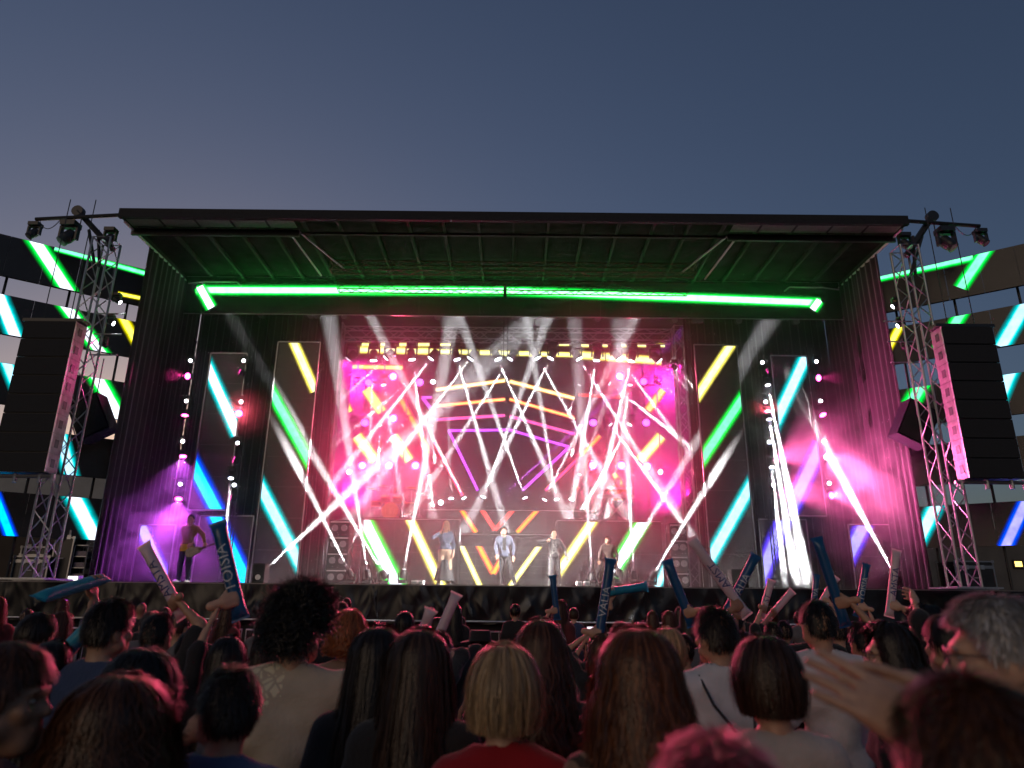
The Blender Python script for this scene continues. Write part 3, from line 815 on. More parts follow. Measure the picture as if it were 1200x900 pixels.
def line_array(s, side):
    Yf, dep, n = 15.8, .46, 8
    xi = at(70, 465, Yf).x if s < 0 else at(1120, 470, Yf).x
    zt, zb = (at(88, 376, Yf).z, at(55, 553, Yf).z) if s < 0 else (at(1107, 382, Yf).z, at(1133, 560, Yf).z)
    wd = 1.28
    x0, x1 = sorted((xi, xi+s*wd))
    t = thing('line_array', 'tall hanging black line array loudspeaker at the %s with pink lit inner flank' % side, 'loudspeaker', ((x0+x1)/2, Yf, zb), group='line array loudspeakers')
    hh = (zt-zb)/n
    M_GR = mat('speaker_grille', (.012, .012, .013), .7, 0, .3, 200, .5, 400)
    M_FL = mat('speaker_flank', (.20, .18, .19), .5, .2, .25, 8, .1, 60)
    for i in range(n):
        z0 = zt-hh*(i+1)+.008; z1 = zt-hh*i-.008
        cab = MB().box((x0, Yf+.02, z0), (x1, Yf+dep, z1)).build('cabinet', M_BLK, t)
        MB().box((x0+.01, Yf, z0+.01), (x1-.01, Yf+.018, z1-.01)).build('grille', M_GR, cab)
        xs = xi; e = -s*.006
        MB().box((min(xs, xs+e), Yf+.01, z0), (max(xs, xs+e), Yf+dep, z1)).build('flank_plate', M_FL, cab)
        e1, e2 = xs+e*1.2, xs+e*2.2
        MB().box((min(e1, e2), Yf+.16, z0+.28*hh), (max(e1, e2), Yf+.30, z0+.70*hh)).build('handle_slot', M_BLK, cab)
        MB().box((min(e1, e2), Yf+.0, z0), (max(e1, e2), Yf+.05, z1)).build('rigging_rail', M_ALU, cab)
    MB().box((x0-.1, Yf+.05, zt+.01), (x1+.1, Yf+.40, zt+.09)).build('fly_frame', M_BLK, t)
    MB().tube([(x0-.25, Yf+.2, zb-.07), (x1+.15, Yf+.2, zb-.07)], .045, 8).build('bottom_bar', M_ALU, t)
    for x in (x0-.1, x0+.5, x1-.2, x1+.1): MB().tube([(x, Yf+.2, zb-.01), (x, Yf+.2, zb-.22)], .05, 8).build('clamp', M_ALU, t)
    for x in (x0+.3, x1-.3): rod('chain', (x, Yf+.2, zt+.09), (x, Yf+.2, 11.9), .012, M_BLK, t)
    return xi, zt, zb
for s, side in ((-1, 'left'), (1, 'right')):
    xi, zt_, zb_ = line_array(s, side)
# small cabinet hung beside each tower, sloping
for s, side in ((-1, 'left'), (1, 'right')):
    c = at(108, 490, 17.9) if s < 0 else at(1072, 497, 17.9)
    Mx = Matrix.Translation(c) @ Matrix.Rotation(R(28*s), 4, 'Y')
    t = thing('fill_speaker', 'dark fill loudspeaker tilted down beside the %s tower' % side, 'loudspeaker', c, group='tilted fill speakers')
    MB().box((-.42, -.2, -.55), (.42, .3, .55), Mx).build('cabinet', mat('speaker_navy', (.012, .011, .02), .8, spec=.15), t)
    MB().box((-.38, -.22, -.5), (.38, -.202, .5), Mx).build('grille', mat('speaker_grille'), t)
    rod('hanger', c+Vector((0, 0, .5)), c+Vector((0, 0, 1.7)), .015, M_BLK, t)

# ------------------------------------------------------------------ backline and cases
def flight_case(label, x0, x1, Y, z0, z1, dep=.7, lid=True):
    t = thing('flight_case', label, 'flight case', ((x0+x1)/2, Y, z0))
    zz = z1-(z1-z0)*.22 if lid else z1
    MB().box((x0+.02, Y+.02, z0+.02), (x1-.02, Y+dep-.02, zz-.004)).build('body', M_CASE, t)
    if lid: MB().box((x0+.02, Y+.02, zz+.004), (x1-.02, Y+dep-.02, z1-.02)).build('lid', M_CASE, t)
    lv = [z0+.02, zz-.02] + ([zz+.02, z1-.02] if lid else [])
    for z in lv:
        for y in (Y+.015, Y+dep-.015): MB().box((x0, y-.018, z-.018), (x1, y+.018, z+.018)).build('edge_profile', M_ALU, t)
    for x in (x0+.018, x1-.018):
        for y in (Y+.015, Y+dep-.015): MB().box((x-.017, y-.017, z0), (x+.017, y+.017, z1)).build('corner_profile', M_ALU, t)
    for x in (x0+.02, x1-.02):
        for z in (z0+.02, z1-.02): MB().box((x-.035, Y-.012, z-.035), (x+.035, Y-.004, z+.035)).build('corner_cap', M_ALU, t)
    for f in (.3, .7): MB().box((x0+(x1-x0)*f-.05, Y-.01, zz-.06), (x0+(x1-x0)*f+.05, Y-.004, zz+.05)).build('latch', M_STEEL, t)
    MB().box(((x0+x1)/2-.06, Y-.008, (z0+zz)/2), ((x0+x1)/2+.06, Y-.003, (z0+zz)/2+.03)).build('name_plate', mat('plate', (.3, .3, .32), .5), t)
    return t
def px_x(px, py, Y): return at(px, py, Y).x
flight_case('large black flight case with metal edges at the left end of the stage', px_x(15, 660, 17.9+.4), px_x(57, 660, 18.3), 18.3, ZS, at(30, 651, 18.3).z+.0, .8)
flight_case('black flight case without lid on top of the large left one', px_x(24, 645, 18.5), px_x(56, 645, 18.5), 18.5, at(30, 651, 18.3).z+.01, at(30, 640, 18.5).z, .5, False)
flight_case('black flight case with metal edges at the right end of the stage', px_x(1120, 670, 18.3), px_x(1166, 670, 18.3), 18.3, ZS, at(1140, 657, 18.3).z, .8)
flight_case('tall violet lit equipment rack beside the left tower', px_x(61, 650, 18.6), px_x(84, 650, 18.6), 18.6, ZS, at(70, 629, 18.6).z, .6, False)
t = thing('amplifier', 'pale amplifier with knobs lying on top of the tall left rack', 'amplifier', at(72, 627, 18.6))
x0, x1, z0 = px_x(63, 622, 18.6), px_x(83, 622, 18.6), at(70, 629, 18.6).z+.005
MB().box((x0, 18.62, z0), (x1, 19.1, z0+.17)).build('body', mat('amp_grey', (.45, .42, .47), .5), t)
for k in range(5): MB().tube([(x0+.06+k*.085, 18.62, z0+.09), (x0+.06+k*.085, 18.60, z0+.09)], .022, 10).build('knob', M_BLK, t)
t = thing('equipment_rack', 'open metal rack with small gear between left rack and smoke', 'rack', (px_x(94, 660, 18.7), 18.7, ZS))
x0, x1, zz = px_x(86, 650, 18.7), px_x(102, 650, 18.7), at(95, 639, 18.7).z
for x in (x0, x1):
    for y in (18.7, 19.1): rod('upright', (x, y, ZS), (x, y, zz), .015, M_ALU, t)
for k in range(4):
    z = ZS+.05+(zz-ZS-.06)*k/3
    MB().box((x0, 18.7, z), (x1, 19.1, z+.02)).build('shelf', M_ALU, t)
    if k < 3: MB().box((x0+.03, 18.74, z+.021), (x1-.05, 19.0, z+.15)).build('device', mat('device', (.2, .16, .2), .5), t)
t = thing('lit_work_box', 'small bright white work light box at the left stage edge', 'lamp', (px_x(88, 674, 18.2), 18.2, ZS))
MB().box((px_x(80, 672, 18.2), 18.2, ZS), (px_x(93, 672, 18.2), 18.4, ZS+.14)).build('housing', M_STEEL, t)
MB().box((px_x(81, 672, 18.2), 18.19, ZS+.02), (px_x(92, 672, 18.2), 18.198, ZS+.12)).build('glass', mat('work_lamp', (.9, .9, .9), .3, 0, 0, emit=(1, 1, .95), est=1.2), t)
# floor monitors / small cabinets
for (pxa, pxb, pyt, Y, lb) in ((295, 309, 660, 18.5, 'small black monitor cabinet at the foot of the tall left screen'), (858, 877, 667, 18.5, 'small black monitor cabinet at the foot of the tall right screen'),
                               (482, 489, 681, 18.2, 'white pedal box left at the stage front edge'), (490, 496, 681, 18.2, 'second white pedal box at the stage front edge'),
                               (676, 682, 681, 18.2, 'white pedal box before the right riser'), (685, 691, 681, 18.2, 'rightmost white pedal box before the right riser')):
    x0, x1, z1 = px_x(pxa, 680, Y), px_x(pxb, 680, Y), at(pxa, pyt, Y).z
    wht = 'pedal' in lb
    t = thing('pedal_box' if wht else 'monitor_speaker', lb, 'pedal' if wht else 'loudspeaker', ((x0+x1)/2, Y, ZS))
    mm = mat('pedal_white', (.75, .75, .75), .5) if wht else M_BLK
    MB().box((x0, Y, ZS+.004), (x1, Y+.35, max(z1, ZS+.1))).build('cabinet', mm, t)
    if wht:
        MB().box((x0+.02, Y-.006, ZS+.03), (x1-.02, Y-.001, max(z1, ZS+.1)-.03)).build('face_plate', M_STEEL, t)
        MB().tube([((x0+x1)/2, Y+.1, max(z1, ZS+.1)), ((x0+x1)/2, Y+.1, max(z1, ZS+.1)+.02)], .02, 8).build('switch', M_BLK, t)
    else:
        MB().box((x0+.02, Y-.012, ZS+.03), (x1-.02, Y-.001, z1-.03)).build('grille', mat('speaker_grille'), t)
        MB().tube([((x0+x1)/2, Y-.014, ZS+.15), ((x0+x1)/2, Y-.03, ZS+.15)], .07, 14).build('tweeter', M_STEEL, t)
# speaker stacks beside the risers
for (pa, pb, side) in ((384, 408, 'left'), (786, 806, 'right')):
    x0, x1 = px_x(pa, 640, 21.2), px_x(pb, 640, 21.2)
    for k in range(4):
        z0 = ZS+.004+k*.48
        t = thing('side_cabinet', '%s black loudspeaker from the bottom of the stack beside the %s riser' % (ORD[k], side), 'loudspeaker', ((x0+x1)/2, 21.2, z0), group='loudspeaker stacks beside the risers')
        MB().box((x0, 21.22, z0), (x1, 21.8, z0+.475)).build('cabinet', M_BLKM, t)
        for q in (.27, .73): MB().tube([(x0+(x1-x0)*q, 21.22, z0+.24), (x0+(x1-x0)*q, 21.20, z0+.24)], .10, 14).build('woofer', mat('cone', (.16, .15, .16), .45), t)
        MB().box((x0+.02, 21.205, z0+.4), (x1-.02, 21.218, z0+.44)).build('badge_strip', M_ALU, t)

# distant building with lit windows behind the right wing
t = thing('building', 'dark low building beyond the right side wing with two small lit windows', 'building', (37, 52, 0))
MB().box((18, 50, 0), (56, 60, 6.5)).build('wall', mat('render_wall', (.12, .11, .10), .8, 0, .2, .6), t)
MB().box((17.6, 49.6, 6.5), (56.4, 60.4, 6.8)).build('roof', M_BLKM, t)
for (px, py) in ((1196, 627), (1193, 661)):
    P = at(px, py, 49.9)
    wn = MB().box((P.x-.35, 49.86, P.z-.3), (P.x+.35, 49.99, P.z+.3)).build('window', M_BLK, t)
    MB().box((P.x-.25, 49.84, P.z-.18), (P.x+.25, 49.855, P.z+.18)).build('pane', mat('lit_pane', (.8, .6, .3), .4, 0, 0, emit=(1, .62, .15), est=1.5), wn)

t = thing('building', 'dark shed with an added sky-pale upper band beyond the left side wing', 'building', (-36, 46, 0))
MB().box((-54, 44, 0), (-17, 54, 6.6)).build('wall', mat('shed_wall', (.05, .035, .025), .85, 0, .2, .6), t)
MB().box((-54.4, 43.6, 6.6), (-16.6, 54.4, 10.6)).build('sky_pale_band', mat('pale_sky_stand_in', (.30, .30, .29), .8, 0, .12, .8), t)  # added band, its grey stands in for pale sky in the wing gap
MB().box((-54.6, 43.4, 10.6), (-16.4, 54.6, 10.8)).build('roof', M_BLKM, t)
for k in range(5): MB().box((-50+k*7, 43.9, .0), (-46+k*7, 43.98, 3.4)).build('door', M_BLKM, t)
# ------------------------------------------------------------------ haze and smoke
def volume_mat(name, dens, aniso, col, noise=None):
    m = bpy.data.materials.new(name); m.use_nodes = True
    t = m.node_tree; t.nodes.clear()
    out = t.nodes.new('ShaderNodeOutputMaterial'); pv = t.nodes.new('ShaderNodeVolumePrincipled')
    pv.inputs['Color'].default_value = (*col, 1); pv.inputs['Density'].default_value = dens; pv.inputs['Anisotropy'].default_value = aniso
    t.links.new(pv.outputs[0], out.inputs['Volume'])
    return m
hz = MB().box((-10.8, 19.5, ZS+.02), (10.8, 26.9, ZR-.1)).build('stage_smoke', volume_mat('stage_smoke_air', .038, .2, (.96, .95, .97)))
tag(hz, 'thin even smoke filling the stage under the roof', 'smoke', kind='stuff')
def puff(label, c, r, dens, seed):
    m = bpy.data.materials.new('smoke_puff'); m.use_nodes = True
    t = m.node_tree; t.nodes.clear()
    out = t.nodes.new('ShaderNodeOutputMaterial'); pv = t.nodes.new('ShaderNodeVolumePrincipled')
    pv.inputs['Color'].default_value = (.96, .95, .97, 1); pv.inputs['Anisotropy'].default_value = .1
    tc = t.nodes.new('ShaderNodeTexCoord'); ln = t.nodes.new('ShaderNodeVectorMath'); ln.operation = 'LENGTH'
    t.links.new(tc.outputs['Object'], ln.inputs[0])
    fo = t.nodes.new('ShaderNodeMapRange'); fo.inputs[1].default_value = 1.0; fo.inputs[2].default_value = .25; fo.inputs[3].default_value = 0; fo.inputs[4].default_value = 1
    fo.interpolation_type = 'SMOOTHSTEP'
    t.links.new(ln.outputs['Value'], fo.inputs[0])
    mp = t.nodes.new('ShaderNodeMapping'); mp.inputs['Location'].default_value = (seed*3.1, seed*1.7, seed); t.links.new(tc.outputs['Object'], mp.inputs[0])
    nz = t.nodes.new('ShaderNodeTexNoise'); nz.inputs['Scale'].default_value = 2.0; nz.inputs['Detail'].default_value = 7; nz.inputs['Distortion'].default_value = 1.1; t.links.new(mp.outputs[0], nz.inputs['Vector'])
    mr = t.nodes.new('ShaderNodeMapRange'); mr.inputs[1].default_value = .46; mr.inputs[2].default_value = .74; mr.inputs[3].default_value = 0; mr.inputs[4].default_value = dens; t.links.new(nz.outputs['Fac'], mr.inputs[0])
    mu = t.nodes.new('ShaderNodeMath'); mu.operation = 'MULTIPLY'; t.links.new(fo.outputs[0], mu.inputs[0]); t.links.new(mr.outputs[0], mu.inputs[1]); t.links.new(mu.outputs[0], pv.inputs['Density'])
    t.links.new(pv.outputs[0], out.inputs['Volume'])
    bm = bmesh.new(); bmesh.ops.create_icosphere(bm, subdivisions=2, radius=1.0)
    me = bpy.data.meshes.new('smoke_cloud'); bm.to_mesh(me); bm.free(); me.materials.append(m)
    o = lk(bpy.data.objects.new('smoke_cloud', me)); o.location = c; o.scale = r
    return tag(o, label, 'smoke', kind='stuff')
puff('pink lit smoke cloud drifting over the right end of the stage', at(1005, 575, 19.3), (3.9, 1.3, 3.5), .50, 1)
puff('violet lit smoke cloud around the guitarist at the left', at(165, 632, 20.0), (3.2, 1.3, 1.9), .65, 2)
puff('bright white smoke at the foot of the fan of beams on the right', at(936, 655, 19.5), (1.0, .7, 1.1), .5, 5)
puff('wisp of grey smoke rising beside the tall right screen', at(885, 480, 20.2), (1.1, .7, 2.0), .5, 3)


# ------------------------------------------------------------------ people: implicit surfaces meshed with surface nets
F32 = np.float32
def surf_nets(fn, lo, hi, h):
    lo, hi = np.array(lo, float), np.array(hi, float)
    n = np.maximum(np.ceil((hi-lo)/h).astype(int)+1, 3)
    ax = [lo[i]+h*np.arange(n[i]) for i in range(3)]
    G = np.stack(np.meshgrid(*ax, indexing='ij'), -1).astype(F32)
    V = fn(G.reshape(-1, 3)).reshape(n)
    ins = V < 0
    c = tuple(n-1)
    cnt = np.zeros(c, np.int32); acc = np.zeros(c+(3,), F32)
    off = [(i, j, k) for i in (0, 1) for j in (0, 1) for k in (0, 1)]
    def sl(o): return tuple(slice(o[i], o[i]+c[i]) for i in range(3))
    for a in off:
        for axis in range(3):
            if a[axis]: continue
            b = list(a); b[axis] = 1
            va, vb = V[sl(a)], V[sl(b)]
            m = (va < 0) != (vb < 0)
            t = np.where(m, va/np.where(m, va-vb, 1), 0)
            p = np.zeros(c+(3,), F32)
            for q in range(3): p[..., q] = a[q]
            p[..., axis] = t
            acc += p*m[..., None]; cnt += m
    act = cnt > 0
    idx = -np.ones(c, np.int64); idx[act] = np.arange(act.sum())
    I = np.argwhere(act)
    P = (I + acc[act]/cnt[act][:, None])*h + lo
    faces = []
    for axis in range(3):
        u, v = (axis+1) % 3, (axis+2) % 3
        s0 = [slice(None)]*3; s1 = [slice(None)]*3
        s0[axis] = slice(0, n[axis]-1); s1[axis] = slice(1, n[axis])
        a, b = ins[tuple(s0)], ins[tuple(s1)]
        E = np.argwhere(a != b)
        E = E[(E[:, u] > 0) & (E[:, v] > 0) & (E[:, u] < n[u]-1) & (E[:, v] < n[v]-1)]
        if not len(E): continue
        du = np.zeros(3, int); du[u] = 1; dv = np.zeros(3, int); dv[v] = 1
        q = np.stack([idx[tuple((E-x).T)] for x in (du+dv, dv, 0*du, du)], 1)
        fl = ~ins[tuple(s0)][tuple(E.T)]
        q[fl] = q[fl][:, ::-1]
        faces.append(q)
    return P, np.concatenate(faces)
def caps(P, a, b, ra, rb, sc=None):
    a, b = np.array(a, F32), np.array(b, F32)
    if sc is not None:
        sc = np.array(sc, F32); P = P*sc; a = a*sc; b = b*sc
    ab = b-a; L = float(ab@ab)+1e-9
    t = np.clip(((P-a)@ab)/L, 0, 1)
    return np.linalg.norm(P-a-t[:, None]*ab, axis=1)-(ra+(rb-ra)*t)
def ell(P, c, r):
    q = (P-np.array(c, F32))/np.array(r, F32)
    k0 = np.linalg.norm(q, axis=1); k1 = np.linalg.norm(q/np.array(r, F32), axis=1)+1e-6
    return k0*(k0-1)/k1
def smin(a, b, k):
    h = np.clip(.5+.5*(b-a)/k, 0, 1)
    return b+(a-b)*h-k*h*(1-h)
def union(prims, k=.03):
    def f(P):
        d = None
        for p in prims:
            e = caps(P, *p[1:]) if p[0] == 'c' else ell(P, p[1], p[2])
            d = e if d is None else smin(d, e, k)
        return d
    return f
def bounds(prims, pad):
    lo, hi = np.full(3, 9.), np.full(3, -9.)
    for p in prims:
        if p[0] == 'c':
            for q, r in ((p[1], p[3]), (p[2], p[4])):
                r = r*1.6 if len(p) > 5 and p[5] is not None else r
                lo = np.minimum(lo, np.array(q)-r); hi = np.maximum(hi, np.array(q)+r)
        else:
            lo = np.minimum(lo, np.array(p[1])-p[2]); hi = np.maximum(hi, np.array(p[1])+p[2])
    return lo-pad, hi+pad
def wrinkle(seed, amp):
    r = np.random.RandomState(seed)
    ks = r.normal(0, 1, (7, 3))*np.array([14, 14, 26]); ph = r.uniform(0, 6.3, 7)
    def f(P):
        d = 0
        for k, p in zip(ks, ph): d = d+np.sin(P@k.astype(F32)+p+2*np.sin(P[:, 2]*11+p))
        return d*(amp/3)
    return f
def np_mesh(name, parts, m):
    """parts: list of (verts, faces[, material index])"""
    vs, fs, mi, n = [], [], [], 0
    for p in parts:
        vs.append(p[0]); fs.append(p[1]+n); n += len(p[0]); mi += [p[2] if len(p) > 2 else 0]*len(p[1])
    vs = np.concatenate(vs); fs = np.concatenate(fs)
    me = bpy.data.meshes.new(name)
    k = fs.shape[1]
    me.vertices.add(len(vs)); me.vertices.foreach_set('co', vs.astype(F32).ravel())
    me.loops.add(fs.size); me.loops.foreach_set('vertex_index', fs.astype(np.int32).ravel())
    me.polygons.add(len(fs)); me.polygons.foreach_set('loop_start', np.arange(0, fs.size, k, dtype=np.int32))
    me.polygons.foreach_set('use_smooth', np.ones(len(fs), bool))
    for x in (m if isinstance(m, (list, tuple)) else [m]): me.materials.append(x)
    if any(mi): me.polygons.foreach_set('material_index', np.array(mi, np.int32))
    me.update(calc_edges=True)
    return me
def smooth_verts(P, Fq, it=1):
    for _ in range(it):
        acc = np.zeros_like(P); c = np.zeros(len(P))
        for i in range(4):
            for j in ((i+1) % 4, (i+3) % 4):
                np.add.at(acc, Fq[:, i], P[Fq[:, j]]); np.add.at(c, Fq[:, i], 1)
        P = P*.5+.5*acc/np.maximum(c, 1)[:, None]
    return P

SKIN = [mat('skin_light', (.50, .30, .21), .5, 0, .12, 30, .08, 200), mat('skin_mid', (.40, .23, .15), .5, 0, .12, 30, .08, 200), mat('skin_tan', (.30, .16, .10), .5, 0, .12, 30, .08, 200)]
HAIRC = dict(black=(.010, .008, .007), dark=(.020, .012, .008), brown=(.045, .022, .012), chestnut=(.075, .028, .012), auburn=(.13, .045, .016), ginger=(.30, .10, .03), blonde=(.36, .25, .14), grey=(.34, .33, .32), pinkish=(.20, .05, .07))
def hair_mat(c, strand=False):
    name = 'hair_'+c+('_strand' if strand else '')
    if name in MATS: return MATS[name]
    m = mat(name, [x*(1 if strand else .6) for x in HAIRC[c]], .36, 0, .3, 30, .2, 120, spec=.5, transl=.28 if strand else 0)
    if strand:                                     # every strand its own shade
        t = m.node_tree; b = t.nodes['Principled BSDF']
        gi = t.nodes.new('ShaderNodeNewGeometry'); rp = t.nodes.new('ShaderNodeValToRGB')
        e = rp.color_ramp.elements; h = HAIRC[c]
        e[0].color = (*[x*.45 for x in h], 1); e[1].color = (*[min(1, x*2.3+.004) for x in h], 1)
        x = e.new(.6); x.color = (*h, 1)
        t.links.new(gi.outputs['Random Per Island'], rp.inputs[0]); t.links.new(rp.outputs[0], b.inputs['Base Color'])
    return m
def cloth(name, c, rough=.85, sheen=.2): return mat('cloth_'+name, c, rough, 0, .14, 9, .35, 70, spec=.25, sheen=sheen)

def head_parts(c, h=.009, female=False):
    c = np.array(c, float)
    k = lambda x, y, z: c+np.array((x, y, z))
    pr = [('e', k(0, -.010, .022), (.077, .096, .108)), ('e', k(0, .028, -.045), (.058, .074, .088)), ('c', k(-.012, .072, -.098), k(.012, .072, -.098), .024, .024),
          ('c', k(-.03, .088, .022), k(.03, .088, .022), .014, .014), ('c', k(-.06, .02, -.06), k(.06, .02, -.06), .026, .026),
          ('c', k(0, -.03, -.16), k(0, -.012, -.05), .050, .052)]
    sharp = [('c', k(0, .094, .008), k(0, .113, -.026), .008, .014), ('c', k(-.017, .113-.018, -.030), k(.017, .113-.018, -.030), .009, .009),
             ('c', k(-.018, .096, -.060), k(.018, .096, -.060), .0085, .0085), ('c', k(-.015, .094, -.070), k(.015, .094, -.070), .008, .008),
             ('e', k(-.080, -.006, -.012), (.011, .026, .034)), ('e', k(.080, -.006, -.012), (.011, .026, .034)),
             ('c', k(-.048, .070, -.02), k(-.04, .075, -.028), .02, .02), ('c', k(.048, .070, -.02), k(.04, .075, -.028), .02, .02)]
    A, B = union(pr, .03), union(sharp, .006)
    def f(P):
        d = smin(A(P), B(P), .010)
        for sx in (-1, 1):
            e = ell(P, k(sx*.032, .097, .003), (.017, .014, .010))
            d = -smin(-d, e, .008)
        return d
    lo, hi = bounds(pr+sharp, .02)
    P, Fq = surf_nets(f, lo, hi, h)
    return smooth_verts(P, Fq, 1), Fq

HANDS = {}
def hand_local(side, curl, h=.0065):
    """wrist at the origin, fingers along +Z, palm towards +Y, thumb towards side*X"""
    key = (side, curl, h)
    if key in HANDS: return HANDS[key]
    pr = [('c', (0, 0, -.05), (0, 0, .01), .026, .027, (1, 1.2, 1)), ('c', (-.026, .002, .03), (-.028, .002, .085), .019, .015), ('c', (.026, .002, .03), (.028, .002, .085), .021, .015), ('c', (0, 0, .02), (0, 0, .088), .02, .016)]
    fin = []
    for x, L, sp in ((.031, 1.0, .05), (.0105, 1.1, .01), (-.0105, 1.02, -.02), (-.031, .80, -.07)):
        x *= side; sp *= side
        p = np.array((x, .002, .085)); a = 0.
        for seg, r, cu in ((.042, .0095, .9), (.028, .0088, 1.15), (.022, .0078, .8)):
            a += curl*cu
            q = p+np.array((sp, math.sin(a), math.cos(a)))*seg*L
            fin.append(('c', p, q, r, r*.93)); p = q
    p = np.array((.028*side, .008, .022)); dirs = ((.75, .35, .65), (.45, .25+.6*curl, .75), (.1-.5*curl, .35+.8*curl, .7))
    for d, seg, r in zip(dirs, (.038, .032, .026), (.0125, .0108, .0095)):
        d = np.array(d)*np.array((side, 1, 1)); d /= np.linalg.norm(d)
        q = p+d*seg; fin.append(('c', p, q, r, r*.92)); p = q
    A = union(pr, .02); B = union(fin, .004)
    lo, hi = bounds(pr+fin, .012)
    P, Fq = surf_nets(lambda X: smin(A(X), B(X), .008), lo, hi, h)
    HANDS[key] = (P, Fq)
    return P, Fq

